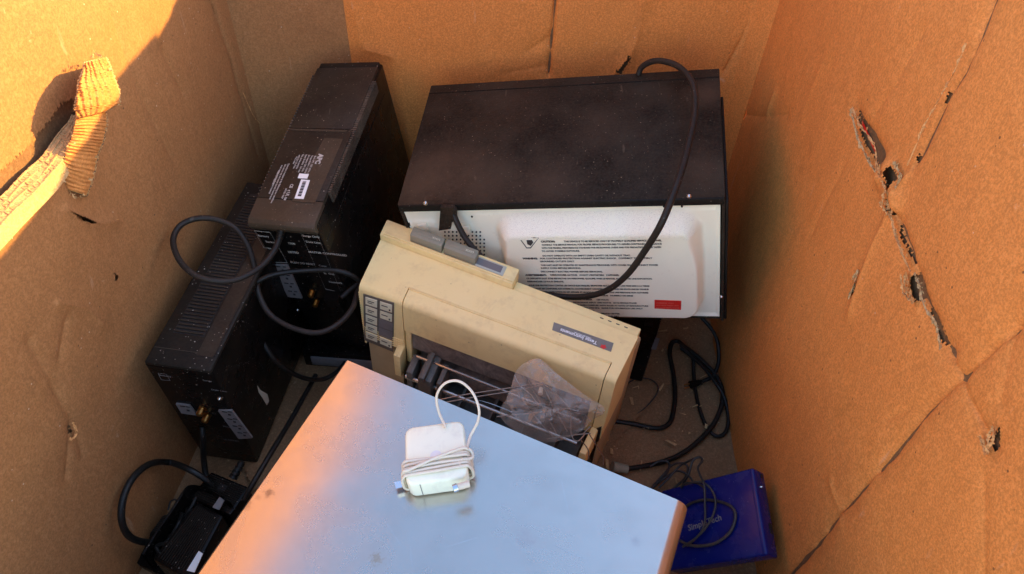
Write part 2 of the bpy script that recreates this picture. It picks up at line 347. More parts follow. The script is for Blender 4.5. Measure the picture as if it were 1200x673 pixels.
# ------------------------------------------------------------ the cardboard bulk box
XL,XR,YB,YF=-.53,.373,1.167,-.07
SUN=np.array([1,.30,.42]); SUN/=np.linalg.norm(SUN)
box=thing('cardboard_box',(-.08,.55,0),'big worn corrugated cardboard bin with torn slits holding the scrap electronics','box')
def vnoise(a,b,sc,seed,oct=3):
    """smooth value noise on arrays"""
    r=np.random.RandomState(seed); G=r.rand(64,64); out=0; amp=1; tot=0
    for o in range(oct):
        x=a*sc; y=b*sc; xi=np.floor(x).astype(int); yi=np.floor(y).astype(int); fx=x-xi; fy=y-yi
        fx=fx*fx*(3-2*fx); fy=fy*fy*(3-2*fy); g=lambda i,j:G[i%64,j%64]
        out=out+amp*((g(xi,yi)*(1-fx)+g(xi+1,yi)*fx)*(1-fy)+(g(xi,yi+1)*(1-fx)+g(xi+1,yi+1)*fx)*fy); tot+=amp; amp*=.5; sc*=2.03
    return out/tot-.5
def pdist(s,z,poly):
    """distance to a polyline and position along it 0..1"""
    D=np.full(s.shape,9.); T=np.zeros(s.shape); P=np.array(poly); L=np.hypot(*(P[1:]-P[:-1]).T); tot=L.sum(); acc=0
    for a,b,l in zip(P[:-1],P[1:],L):
        t=np.clip(((s-a[0])*(b[0]-a[0])+(z-a[1])*(b[1]-a[1]))/(l*l),0,1); d=np.hypot(s-a[0]-t*(b[0]-a[0]),z-a[1]-t*(b[1]-a[1]))
        m=d<D; D=np.where(m,d,D); T=np.where(m,(acc+t*l)/tot,T); acc+=l
    return D,T
def inpoly(x,y,poly):
    r=np.zeros(x.shape,bool); n=len(poly)
    for i in range(n):
        x0,y0=poly[i]; x1,y1=poly[(i+1)%n]
        if y0==y1: continue
        c=((y0>y)!=(y1>y))&(x<(x1-x0)*(y-y0)/(y1-y0)+x0); r^=c
    return r
def gridmesh(name,V,F,m,parent,angle=60):
    base=wloc(parent); me=bpy.data.meshes.new(name); V=np.asarray(V,np.float32)-base.astype(np.float32); F=np.asarray(F,np.int32)
    me.vertices.add(len(V)); me.vertices.foreach_set('co',V.ravel()); me.loops.add(F.size); me.loops.foreach_set('vertex_index',F.ravel())
    me.polygons.add(len(F)); me.polygons.foreach_set('loop_start',np.arange(0,F.size,4,dtype=np.int32)); me.polygons.foreach_set('use_smooth',np.ones(len(F),bool))
    me.update(calc_edges=True); me.validate(); me.materials.append(m); o=bpy.data.objects.new(name,me); COL.objects.link(o); o.parent=parent; return o
def wallgrid(name,A,B,nin,rim,res,hfun,holes,mat,s0=0,label=None):
    """wall from plan point A to B; hfun(s,z)->inward displacement; rim(s) height; an outer liner stands 9 mm behind"""
    A=np.array(A,float);B=np.array(B,float);L=np.linalg.norm(B-A);d=(B-A)/L; ni=np.array(nin,float)
    ns=int(L/res)+1; nz=int(.95/res)+1
    s=np.linspace(0,L,ns)[:,None]*np.ones((1,nz)); t=np.linspace(0,1,nz)[None,:]*np.ones((ns,1)); rz=rim(s); z=t*rz
    h=hfun(s,z)
    X=A[0]+d[0]*s+ni[0]*h; Y=A[1]+d[1]*s+ni[1]*h
    V=np.stack([X,Y,z],-1).reshape(-1,3)
    i,j=np.meshgrid(np.arange(ns-1),np.arange(nz-1),indexing='ij'); a=(i*nz+j).ravel(); F=np.stack([a,a+nz,a+nz+1,a+1],-1)
    keep=np.ones(len(F),bool); sc=s.ravel()[F].mean(1); zc=z.ravel()[F].mean(1)
    jit=.0009*rs.randn(len(sc)); 
    for poly in holes: keep&=~inpoly(sc+jit,zc-jit,poly)
    o=gridmesh(name,V,F[keep],mat,box)
    # outer liner with its rim closed
    m=24; sv=np.linspace(0,L,m+1); VV=[];FF=[]
    for q in sv:
        r=float(rim(np.array([q]))[0]); h0=float(hfun(np.array([[q]]),np.array([[r]]))[0,0])
        p=A+d*q; 
        for off,zz in ((-.009,0),(-.009,r),(-.014,r+.001),(-.014,0)): VV.append([p[0]+ni[0]*off,p[1]+ni[1]*off,zz])
        VV.append([p[0]+ni[0]*(h0-.0005),p[1]+ni[1]*(h0-.0005),r+.0008])
    for k in range(m):
        b=k*5; c=b+5
        for e,f in ((0,1),(1,2),(2,3),(1,4)): FF.append([b+e,c+e,c+f,b+f])
    mesh('outer_liner',VV,FF,M['cardm'],o,recalc=False)
    if label: o['label']=label
    return o
def L_(px,py): q=at(px,py,0,XL); return (float(q[1]-YF),float(q[2]))      # left wall coords, s from front
def R_(px,py): q=at(px,py,0,XR); return (float(q[1]-YF),float(q[2]))
def B_(px,py): q=at(px,py,1,YB); return (float(q[0]+.358),float(q[2]))
def ends(s,L): return np.clip(np.minimum(s,L-s)/.06,0,1)-.0
def g(D,w): return np.exp(-(D/w)**2)
SL=[(-.0,.583),(L_(0,228)[0],.577),(L_(40,185)[0],.576),(L_(78,142)[0],.580),(L_(88,128)[0],.585)]   # slit line on left wall
def slitz(s): return np.interp(s,[p[0] for p in SL],[p[1] for p in SL])
send=SL[-1][0]
def h_left(s,z):
    h=.012*ends(s,1.16)*vnoise(s,z,3.1,3,3)*np.clip(z*6,0,1)+.0012*ends(s,1.16)*vnoise(s,z,26,4,3)
    fade=np.clip((send+.04-s)/.16,0,1); fade=fade*fade*(3-2*fade)
    low=np.clip((slitz(s)-z)/.30,0,1)
    h=h+np.where(z<slitz(s),.026*fade*(1-low)**1.6,-.004*fade*g(z-slitz(s),.06))
    for poly,w,dp in (([L_(125,0),L_(150,75),L_(180,140),L_(205,190)],.004,.0022),([L_(60,245),L_(100,262),L_(135,260)],.004,-.003),
                      ([L_(250,0),L_(270,60),L_(287,120),L_(303,180)],.0045,.005),([L_(283,105),L_(300,140),L_(330,165)],.004,.003),
                      ([L_(30,400),L_(85,490),L_(100,530)],.004,.0034),([L_(190,60),L_(215,110)],.003,.003),([L_(85,500),L_(80,560)],.003,.003),([L_(60,355),L_(100,362),L_(120,380)],.003,-.0025),([L_(75,375),L_(70,420)],.003,.0024)):
        D,T=pdist(s,z,poly); wob=np.clip(1+2.0*vnoise(s,z,34,7,2),.15,2); h=h-1.3*dp*(.6+.4*wob)*np.exp(-D/(w*2.2))-(.008*np.clip(wob,.3,1.4)*g(D,.0021) if dp>=.0035 else 0)
    return h*ends(s,1.16)**.5
def rimL(s): return np.interp(s+YF,[-.1,.35,.5,.8,1.1],[.84,.86,.92,1.06,1.17])
yrim=[-.2,.3,.68,.747,.80,.90,1.045,1.109,1.3]; zrim=[.86,.895,.917,.918,.925,.955,.957,.963,.963]
def rimR(s): return np.interp(s+YF,yrim,zrim)
holesL=[[(0,.576),(L_(0,228)[0],.571),(L_(40,185)[0],.570),(L_(78,142)[0],.574),L_(100,112),(L_(80,128)[0],.600),(L_(40,170)[0],.588),(L_(0,217)[0],.589),(0,.592)],
        [L_(66,247),L_(100,258),L_(108,262),L_(95,262),L_(75,255)], [L_(133,318),L_(140,326),L_(136,330)],[L_(84,497),L_(90,506),L_(84,510)]]
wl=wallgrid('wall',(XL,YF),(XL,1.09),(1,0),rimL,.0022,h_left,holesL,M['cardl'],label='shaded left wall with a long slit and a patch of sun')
def h_cor(s,z): return ends(s,.188)*(.003*vnoise(s+3,z,8,9,3)+.004*np.sin(z*9)*np.sin(s/.188*math.pi))
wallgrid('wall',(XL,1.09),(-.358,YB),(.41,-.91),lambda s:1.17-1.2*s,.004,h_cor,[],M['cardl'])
def h_back(s,z):
    h=.010*ends(s,.706)*vnoise(s,z,3.3,12,3)*np.clip(z*6,0,1)+.001*ends(s,.706)*vnoise(s,z,24,14,3)
    for poly,w,dp in (([B_(651,0),B_(647,40),B_(643,88)],.0035,.004),([B_(755,0),B_(748,40),B_(738,66),B_(722,84),B_(705,96)],.005,-.004),
                      ([B_(415,10),B_(420,45)],.006,-.003),([B_(428,58),B_(458,66)],.004,-.003),([B_(620,60),B_(643,45)],.004,.002),([B_(850,83),B_(870,45),B_(890,0)],.006,.005),([B_(592,86),B_(640,78)],.003,.0012)):
        D,T=pdist(s,z,poly); wob=np.clip(1+2.0*vnoise(s,z,34,7,2),.15,2); h=h-1.3*dp*(.6+.4*wob)*np.exp(-D/(w*2.2))-(.008*np.clip(wob,.3,1.4)*g(D,.0021) if dp>=.0035 else 0)
    return h*ends(s,.706)**.5
rimB=lambda s:np.interp(s-.358,[-.4,.15,.243,.30,.34,.4],[.93,.925,.925,.945,.955,.957])
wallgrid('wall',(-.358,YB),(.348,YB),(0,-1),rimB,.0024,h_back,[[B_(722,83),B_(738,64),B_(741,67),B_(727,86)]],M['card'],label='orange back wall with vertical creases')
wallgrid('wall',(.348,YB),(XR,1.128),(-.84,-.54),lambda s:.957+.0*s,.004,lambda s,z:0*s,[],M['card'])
crR=[([R_(1200,372),R_(1160,408),R_(1110,452),R_(1075,488),R_(1042,530),R_(1000,578),R_(980,600),R_(950,640),R_(920,673),R_(905,690)],.0045,.0055),
     ([R_(1157,0),R_(1140,45),R_(1122,85),R_(1105,112),R_(1092,140),R_(1078,170),R_(1066,196)],.003,.0046),
     ([R_(1066,196),R_(1050,225),R_(1040,250),R_(1022,292),R_(1003,345),R_(995,368)],.003,-.003),
     ([R_(1000,130),R_(1025,180),R_(1040,215),R_(1048,260),R_(1068,310),R_(1076,345),R_(1092,378),R_(1106,410)],.005,.006),
     ([R_(1106,410),R_(1125,455),R_(1145,495),R_(1163,522)],.005,.0035),
     ([R_(1075,40),R_(1045,100),R_(1020,132)],.003,.0014),([R_(990,190),R_(965,240),R_(950,272)],.003,.0012),
     ([R_(855,132),R_(890,137),R_(920,134)],.003,.002),([R_(972,565),R_(980,600),R_(982,612)],.003,-.002),([R_(1185,380),R_(1170,470)],.003,.0014),
     ([R_(1035,492),R_(1063,478)],.0022,.0016),([R_(1150,560),R_(1150,673)],.003,.0012),([R_(968,60),R_(940,130)],.006,-.0015),([R_(905,110),R_(896,135)],.003,-.002)]
def h_right(s,z):
    h=.014*ends(s,1.198)*vnoise(s,z,2.7,31,3)*np.clip(z*6,0,1)+.0012*ends(s,1.198)*vnoise(s,z,25,33,3)
    for poly,w,dp in crR:
        D,T=pdist(s,z,poly); wob=np.clip(1+2.2*vnoise(s,z,38,7,2),.15,2); h=h-1.3*dp*(.6+.4*wob)*np.exp(-D/(w*2.4))-(.0042*np.clip(wob,.1,1.3)*g(D,.0015) if dp>=.0035 else 0)
    D,_=pdist(s,z,[R_(1034,200),R_(1046,238)]); h=h+.012*g(D,.014)*(1+1.2*vnoise(s,z,60,8,2))
    return h
def pix(f,*p): return [f(x,y) for x,y in p]
holesR=[pix(R_,(999,128),(1006,139),(1014,153),(1021,172),(1027,190),(1029,202),(1023,194),(1013,176),(1005,158),(1000,141)),
        pix(R_,(1042,194),(1047,199),(1051,208),(1047,218),(1044,226),(1042,212),(1039,202)),
        pix(R_,(1038,232),(1046,240),(1048,252),(1041,247)),pix(R_,(1047,262),(1054,282),(1065,304),(1074,322),(1068,314),(1058,296),(1049,276)),
        pix(R_,(1063,324),(1074,320),(1080,334),(1078,350),(1068,352),(1064,340)),
        pix(R_,(1079,350),(1088,362),(1098,380),(1104,396),(1105,408),(1099,402),(1092,388),(1084,372)),
        pix(R_,(1150,512),(1160,510),(1168,499),(1167,514),(1160,530),(1157,522)),
        pix(R_,(1104,109),(1106,112),(1101,121),(1099,119)),pix(R_,(1070,181),(1072,183),(1069,190),(1067,188)),
        pix(R_,(1002,330),(1006,334),(1000,348),(998,344))]
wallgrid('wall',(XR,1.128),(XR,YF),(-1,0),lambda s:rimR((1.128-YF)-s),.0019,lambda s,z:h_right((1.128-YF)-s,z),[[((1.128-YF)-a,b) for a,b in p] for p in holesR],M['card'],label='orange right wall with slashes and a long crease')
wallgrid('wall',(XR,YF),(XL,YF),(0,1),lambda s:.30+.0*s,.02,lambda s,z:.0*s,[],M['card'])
# floor of the box: two bottom flaps, one over the other
def flap(name,poly,z0,mat,res=.008,bend=None):
    P=np.array(poly); x0,y0=P.min(0); x1,y1=P.max(0); nx=int((x1-x0)/res)+1; ny=int((y1-y0)/res)+1
    X,Y=np.meshgrid(np.linspace(x0,x1,nx),np.linspace(y0,y1,ny),indexing='ij')
    Z=z0+.004*vnoise(X+2,Y+2,7,21,3); V=np.stack([X,Y,Z],-1).reshape(-1,3)
    i,j=np.meshgrid(np.arange(nx-1),np.arange(ny-1),indexing='ij'); a=(i*ny+j).ravel(); F=np.stack([a,a+ny,a+ny+1,a+1],-1)
    c=V[F].mean(1); k=inpoly(c[:,0],c[:,1],poly)
    return mesh(name,V,F[k].tolist(),mat,box,recalc=False)
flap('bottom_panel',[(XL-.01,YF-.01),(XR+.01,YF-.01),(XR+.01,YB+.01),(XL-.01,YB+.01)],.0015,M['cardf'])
q=lambda x,y:tuple(float(t) for t in atz(x,y,0)[:2])
pA,pB=q(735,505),q(832,402); ex=(pB[0]-pA[0],pB[1]-pA[1])
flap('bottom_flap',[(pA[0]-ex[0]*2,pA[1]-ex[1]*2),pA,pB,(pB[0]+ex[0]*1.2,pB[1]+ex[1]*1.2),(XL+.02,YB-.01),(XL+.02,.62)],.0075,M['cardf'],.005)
# raised raw paper round the cuts
def torn(name,f,wallx,sg,outline,mat,r=.0005,n=3,sd=1,amp=.003,lift=.001):
    rr=np.random.RandomState(sd); mb=MB()
    for k in range(min(n,2)):
        P=[]
        for (x,y) in outline:
            p=at(x+rr.randn()*.7,y+rr.randn()*.7,0,wallx); p[0]+=sg*(lift+abs(rr.randn())*amp*.5); P.append(p)
        P=spline(P,9); V=[];F=[]
        for i,p in enumerate(P):          # ragged ribbon of peeled liner
            e=np.array([sg*(.0006+.0018*rr.rand()),.0009*rr.randn(),.0009*rr.randn()]); V+=[p,p+e,p+e*.3+np.array([0,.0012*rr.randn(),.0012*rr.randn()])]
            if i: b0=3*i; F+=[[b0-3,b0,b0+1,b0-2],[b0-2,b0+1,b0+2,b0-1]]
        mb.add(V,F)
    for k in range(int(n*9)):             # torn paper tongues
        i=rr.randint(len(outline)-1); t=rr.rand(); x=outline[i][0]*(1-t)+outline[i+1][0]*t; y=outline[i][1]*(1-t)+outline[i+1][1]*t
        p=at(x,y,0,wallx); p[0]+=sg*.0006; d=np.array([0,rr.randn(),rr.randn()]); d/=np.linalg.norm(d); L0=.0015+amp*1.5*rr.rand()**2; w=np.cross(d,[1,0,0])*(.0007+.35*L0*rr.rand())
        e=d*L0+np.array([sg*L0*.35*rr.rand(),0,0]); mb.add([p-w,p+w,p+e*.55+w*.9+[sg*.0006,0,0],p+e+w*.1*rr.randn(),p+e*.5-w*.7],[[0,1,2,3,4]])
    return mb.build(name,mat,box,smooth=False)
for i,(ol,nn,am) in enumerate([([(999,128),(1006,158),(1016,182),(1030,204)],2,.002),([(1000,126),(1014,148),(1026,172),(1031,200)],2,.002),
      ([(1036,192),(1034,205),(1041,222),(1040,240),(1045,252)],5,.005),([(1050,192),(1058,206),(1052,222),(1044,240)],4,.004),
      ([(1045,250),(1054,282),(1070,318)],2,.002),([(1063,322),(1064,342),(1072,354)],4,.004),([(1074,320),(1081,335),(1086,358),(1100,380),(1106,408)],2,.002),
      ([(1150,512),(1158,530)],2,.003),([(1168,499),(1166,516),(1158,531)],2,.002),([(1002,328),(1008,318),(998,350)],2,.002),
      ([(1135,50),(1120,85),(1100,120),(1085,150),(1066,194)],1,.001)]):
    torn('torn_edge',R_,XR,-1,ol,M['cardt'] if i%3 else M['cardi'],n=nn,sd=i,amp=am)
for i,(ol,nn) in enumerate([([(64,246),(85,254),(105,262),(137,258)],2),([(84,495),(88,508),(80,515)],2),([(283,108),(298,140),(322,160)],1)]):
    torn('torn_edge',L_,XL,1,ol,M['cardt'],n=nn,sd=40+i,lift=.0008,amp=.0015)
# red and green-white print seen through the gash is a scrap of printed liner
mb=MB()
for a,b in (((1010,146),(1026,180)),):
    p=at(a[0],a[1],0,XR+.006);p2=at(b[0],b[1],0,XR+.006); mb.add([p,p2,p2+np.array([0,.004,.003]),p+np.array([0,.004,.004])],[[0,1,2,3]])
mb.build('red_print',M['red'],box)
# thick corrugated cut edge below the left slit
mb=MB(); mi=MB(); ss=np.linspace(.35,send-.01,240)
def slope(s,k):     # k across the thickness 0..1
    fade=np.clip((send+.04-s)/.16,0,1); fade=fade*fade*(3-2*fade)
    return np.array([XL+.0065*fade+(.0195*fade+.003)*k, s+YF, slitz(s)-.003+.004*(1-k)])
for lay in range(3):
    k0,k1=lay/3,(lay+1)/3; V=[];F=[]
    for i,s in enumerate(ss):
        ph=s*2*math.pi/.0075+lay*1.3; kk=(k0+k1)/2+(k1-k0)*.40*math.sin(ph); wn=.0004*math.sin(s*170+lay)+.0002*rs.randn()
        p=slope(s,kk); V+=[p+[-.0005,0,.0018+wn],p+[-.0005,0,-.001],p+[.0006,0,-.001],p+[.0006,0,.0018+wn]]
        if i: 
            b=4*i; F+=[[b-4,b,b+1,b-3],[b-3,b+1,b+2,b-2],[b-2,b+2,b+3,b-1],[b-1,b+3,b,b-4]]
    mb.add(V,F)
for lay in range(4):
    V=[];F=[]
    for i,s in enumerate(ss):
        p=slope(s,lay/3*.96+.01+.012*math.sin(s*60+lay)); wn=.0007*math.sin(s*95+lay*2)+.00025*rs.randn(); V+=[p+[-.0007,0,.0022+wn],p+[-.0007,0,-.016],p+[.0007,0,-.016],p+[.0007,0,.0022+wn]]
        if i: 
            b=4*i; F+=[[b-4,b,b+1,b-3],[b-3,b+1,b+2,b-2],[b-2,b+2,b+3,b-1],[b-1,b+3,b,b-4]]
    mb.add(V,F)
V=[];F=[]
for i,s in enumerate(ss):
    V+=[slope(s,.0)+[0,0,.0013],slope(s,1.)+[0,0,.0013]]
    if i: F.append([2*i-2,2*i-1,2*i+1,2*i])
mb.add(V,F)
mb.build('corrugated_edge',M['cardi'],box,smooth=False)
# torn strip curling off the left wall at the end of the slit
def tornstrip():
    def sheet(Lf,Rt,ks,grove,mat,seed,nm,dk=0,par=None,steps=150,m=46,jag=.03):
        """sheet between a left and a right outline (pixels), ks distance factors down its length"""
        T=np.linspace(0,1,steps); ip=lambda A,t:np.array([np.interp(t,np.linspace(0,1,len(A)),[a[0] for a in A]),np.interp(t,np.linspace(0,1,len(A)),[a[1] for a in A])])
        V=[];F=[]
        for i,t in enumerate(T):
            a=ip(Lf,t); b=ip(Rt,t); k=np.interp(t,np.linspace(0,1,len(ks)),ks)
            ja=jag*mnoise.noise(Vector((t*40,seed,0)))+jag*.8*mnoise.noise(Vector((t*120,seed,3))); jb=jag*mnoise.noise(Vector((t*40,seed,7)))+jag*.8*mnoise.noise(Vector((t*120,seed,9)))
            for j_ in range(m):
                u=j_/(m-1); x=a+(b-a)*(u*(1+jb-ja)+ja); base=toward(at(x[0],x[1],0,XL),k+dk)
                v=CAM-base; v/=np.linalg.norm(v)
                V.append(base+v*(grove(u,t)-.007*abs(u*2-1)**3.5+.0013*mnoise.noise(Vector((u*3,t*12,seed)))))
        for i in range(steps-1):
            for j_ in range(m-1): F.append([i*m+j_,i*m+j_+1,(i+1)*m+j_+1,(i+1)*m+j_])
        return mesh(nm,V,F,mat,par or box,angle=60)
    low_L=[(91,128),(88,146),(84,162),(77,177),(74,198),(79,222)]; low_R=[(124,130),(125,145),(121,164),(114,181),(109,208),(101,229)]
    top_L=[(99,74),(98,82),(93,96),(91,112),(88,128),(92,138)]; top_R=[(124,67),(129,78),(133,90),(139,106),(140,122),(123,131)]
    gl=lambda u,t:.0013*math.sin(t*150+2.2*math.sin(u*2.6+t*4)+1.5*mnoise.noise(Vector((u*2,t*8,1))))*(.4+abs(mnoise.noise(Vector((u*2,t*11,5))))*1.6)+.0022*mnoise.noise(Vector((u*.8,t*9,8)))
    gt=lambda u,t:.0016*math.sin((u*1.5-t*.7)*26+2*mnoise.noise(Vector((u*2,t*3,2))))+.003*max(0,.5-abs(u-.42-t*.25)*4)-.0015*u
    o=sheet(low_L,low_R,[.925,.925,.93,.94,.95,.962],gl,M['cardo'],1,'torn_strip',jag=.05)
    for n_,(dk,sd) in enumerate(((.006,11),(.012,12),(.018,13))):
        f=.5+.5*n_; L2=[(x-1.2*f,y+1.2*f) for x,y in low_L]; R2=[(x+.8*f,y+1.6*f) for x,y in low_R]
        sheet(L2,R2,[.925,.925,.93,.94,.95,.962],lambda u,t:.0009*math.sin((u*9+t*16)*6.28)*(n_%2),M['cardi'] if n_!=1 else M['cardd'],sd,'paper_layer',dk=dk,par=o,steps=90,m=60,jag=.06)
    p=sheet(top_L,top_R,[.938,.925,.916,.915,.922],gt,M['cardo'],2,'torn_fold',par=o,dk=-.006,steps=110,jag=.06)
    for n_,(dk,sd) in enumerate(((.001,21),(.008,22))):
        L2=[(x-1.5,y-1.0) for x,y in top_L]; R2=[(x+1.4,y-.4) for x,y in top_R]
        sheet(L2,R2,[.938,.925,.916,.915,.922],lambda u,t:.0008*math.sin(u*60),M['cardi'],sd,'paper_layer',dk=dk,par=o,steps=80,m=60,jag=.06)
    e=MB()
    for (A,k) in ((low_L,.93),(low_R,.93),(top_R,.915),(top_L,.92),([(79,222),(88,232),(101,229)],.955),([(104,68),(112,64),(120,66)],.935)):
        for q in range(26 if len(A)>3 else 30):
            i=random.randrange(len(A)-1); t=random.random(); x=A[i][0]*(1-t)+A[i+1][0]*t; y=A[i][1]*(1-t)+A[i+1][1]*t
            p_=toward(at(x,y,0,XL),k+random.random()*.02); d=np.array([random.gauss(0,.0022) for _ in range(3)]); w=np.array([random.gauss(0,.0007) for _ in range(3)])
            e.add([p_-w,p_+w,p_+d],[[0,1,2]])
    e.build('frayed_paper',M['cardi'],o,smooth=False)
tornstrip()
# ------------------------------------------------------------ steel case in front
r=thing('metal_case',ME.o,'bare silver sheet steel case with the white charger lying on it','appliance')
w,d,h=ME.w,ME.d,ME.h
MB(ME).prism([(0,-.004),(.004,0),(w-.013,0),(w-.009,-.0007),(w-.005,-.0027),(w-.0024,-.006),(w-.0006,-.011),(w,-.017),(w,-h+.004),(w-.004,-h),(.004,-h),(0,-h+.004)],.0015,d-.0015,axis=1).build('case_shell',M['sheet'],r,angle=25)
rq=np.random.RandomState(4)
for (x,y,x2,y2) in ((520,640,560,632),(655,560,668,600),(700,600,735,596),(440,600,470,640),(560,470,600,482),(650,640,690,655),(480,640,486,668)):
    A_=ME.loc(x,y,2,.0001); B_2=ME.loc(x2,y2,2,.0001); n_=np.array([-(B_2-A_)[1],(B_2-A_)[0],0]); n_/=np.linalg.norm(n_); P_=[A_+(B_2-A_)*t+n_*.0015*math.sin(t*3+x) for t in np.linspace(0,1,9)]; V=[];F=[]
    for i,p in enumerate(P_):
        ww=.00012*math.sin(math.pi*(i+.3)/9)+.00005; V+=[p-n_*ww,p+n_*ww]
        if i: F.append([2*i-2,2*i-1,2*i+1,2*i])
    MB(ME).add(V,F).build('scratch',M['steel'],r,smooth=False)
b=MB(ME).box(.004,w-.02,d-.004,d,-h+.004,-.0035,.0015); b.build('rear_panel',M['sheet'],r)
MB(ME).box(.004,w-.02,0,.004,-h+.004,-.0035,.0015).build('front_panel',M['mwblack'],r)
# ------------------------------------------------------------ microwave
w,d,h=MW.w,MW.d,MW.h
r=thing('microwave_oven',MW.o,'black cased microwave oven lying with its white warning covered rear panel facing out','microwave')
mb=MB(MW)
mb.box(0,w,-.004,d,-.0045,0,.0018); mb.box(0,.004,-.004,d,-h,-.0046,.0012); mb.box(w-.0045,w,-.004,d,-h,-.0046,.0012); mb.box(.0042,w-.0047,.0,d,-h,-h+.004,.001)
mb.build('casing',M['mwtop'],r)
MB(MW).box(.006,w-.006,d-.03,d-.003,-h+.006,-.006).build('front_frame',M['mwblack'],r)
MB(MW).box(.0045,w-.005,.010,.016,-h+.004,-.005).build('inner_back',M['mwblack'],r)
# rear edge fold line on the top, dark lip above the panel
MB(MW).box(.001,w-.001,d-.0230,d-.0215,.0001,.0009).build('top_seam',M['mwblack'],r)
MB(MW).box(.002,w-.002,-.0062,-.0030,-.0125,-.0008,.0008).build('casing_lip',M['mwblack'],r)
mb=MB(MW).box(w+.0003,w+.0045,-.002,.22,-h+.002,-.012,.0015); mb.build('side_flange',M['mwblack'],r)
# stamped rear panel
res=.0022; x0,x1,z0,z1=.005,w-.0065,-h+.008,-.0125
nx=int((x1-x0)/res)+1; nz=int((z1-z0)/res)+1
X,Z=np.meshgrid(np.linspace(x0,x1,nx),np.linspace(z0,z1,nz),indexing='ij')
def rrect(X,Z,a,b,c,e,rad):
    cx,cz=(a+b)/2,(c+e)/2; qx=np.abs(X-cx)-(b-a)/2+rad; qz=np.abs(Z-cz)-(e-c)/2+rad
    return np.hypot(np.maximum(qx,0),np.maximum(qz,0))+np.minimum(np.maximum(qx,qz),0)-rad
TL=MW.loc(574,252,1,-.004); BR=MW.loc(823,366,1,-.004)
dx0,dx1,dz1,dz0=TL[0],BR[0]+.004,TL[2],BR[2]
D=rrect(X,Z,dx0,dx1,dz0,dz1,.035)
sst=lambda t:np.clip(t,0,1)**2*(3-2*np.clip(t,0,1))
topw=np.where(Z>dz1-.06,1,0)
H=.027*sst(-D/(.012+.012*sst((Z-(dz1-.10))/.07)))
# shallow ledges
H=H+.0025*sst(-rrect(X,Z,MW.loc(480,250,1,0)[0]-.01,MW.loc(512,262,1,0)[0],-h-.1,MW.loc(485,258,1,0)[2],.012)/.006)
H=H+.0022*sst((X-MW.loc(545,250,1,0)[0])/.02)*sst((-.0235-Z)/.006)
H=H+.0035*sst((.012-(X-x0))/.006)*0+.003*sst(((-.022)-(-.0125)-(Z-z1+.0))/.002)*0
edge=np.minimum(np.minimum(X-x0,x1-X),np.minimum(Z-z0,z1-Z)); H=H+.0028*sst((.005-edge)/.004)
Y_=.0035-H
V=np.stack([X,Y_,Z],-1).reshape(-1,3); i,j=np.meshgrid(np.arange(nx-1),np.arange(nz-1),indexing='ij'); a=(i*nz+j).ravel(); F=np.stack([a,a+nz,a+nz+1,a+1],-1)
fc=V[F].mean(1); cut=[MW.loc(*p,1,0) for p in ((462,243),(480,262),(486,295),(492,380),(440,400),(440,243))]
keep=~inpoly(fc[:,0],fc[:,2],[(q[0],q[2]) for q in cut])
mb=MB(MW); mb.add(V,F[keep].tolist()); panel=mb.build('rear_panel',M['white'],r,angle=60)
M['white2']=M['dustw']
# dust lying on the upper slope of the duct cover: its own thin layer following the stamping
Dc=(-D>.0015)&(-D<.030)&(Z>dz1-.034)&(X>dx0+.012)&(X<dx1-.012)
kf=Dc.reshape(-1)[F].all(1); Vd=V.copy(); Vd[:,1]-=.0006+.0006*rs.rand(len(Vd))
rr=vnoise(fc[:,0],fc[:,2],60,71,3)+.25*rs.randn(len(fc))*.3
used=np.unique(F[kf&(rr>-.22)]); mp=-np.ones(len(V),int); mp[used]=np.arange(len(used))
MB(MW).add(Vd[used],[[int(mp[k]) for k in f] for f in F[kf&(rr>-.22)]]).build('dust_layer',M['dustw'],panel)
# holes in the panel: pressed vent field and screw holes
mb=MB(MW)
def disc(px,py,rad,off=.0007,base=.0035,hh=0):
    c=MW.loc(px,py,1,base-hh); y=base-hh-off; mb.cyl((c[0],y+.0012,c[2]),(c[0],y,c[2]),rad,n=8)
A=MW.loc(506,284,1,0); xv=MW.loc(570,300,1,0)[0]
for zi in range(9):
    for xi in range(17):
        px=503+xi*4.6; py=272+zi*4.4
        if px<520 and py<278: continue
        if px>566+zi*.8 or (xi>14 and zi<1): continue
        disc(px,py,.00145,hh=.0024 if px>545 else .0026)
mb.build('vent_hole',M['slot'],panel)
for p in ((500,245),(597,243),(611,241),(553,254),(778,242),(799,242),(655,237)): mb=MB(MW); disc(*p,.0016,hh=.0025 if p[1]>240 else .003); mb.build('screw_hole',M['slot'],panel)
def screw(fr,px,py,axis,val,parent,rad=.0035,s=-1):
    c=fr.loc(px,py,axis,val); e=np.zeros(3); e[axis]=s
    m_=MB(fr).cyl(c,c+e*.0012,rad,rad,14).cyl(c+e*.0012,c+e*.0032,rad*.85,rad*.35,14); m_.build('screw',M['steel'],parent)
screw(MW,498.5,238,1,-.006,r); screw(MW,807.5,230,1,-.006,r); screw(MW,845.5,347.5,1,-.003,r,.003)
# flared corner tabs of the panel
for P4 in ([(489,263),(500,261),(502,268),(491,270)],[(541,265),(550,264),(551,271),(543,272)]): MB(MW).quad(MW,P4,1,.0005,.0035).build('pressed_tab',M['white'],panel)
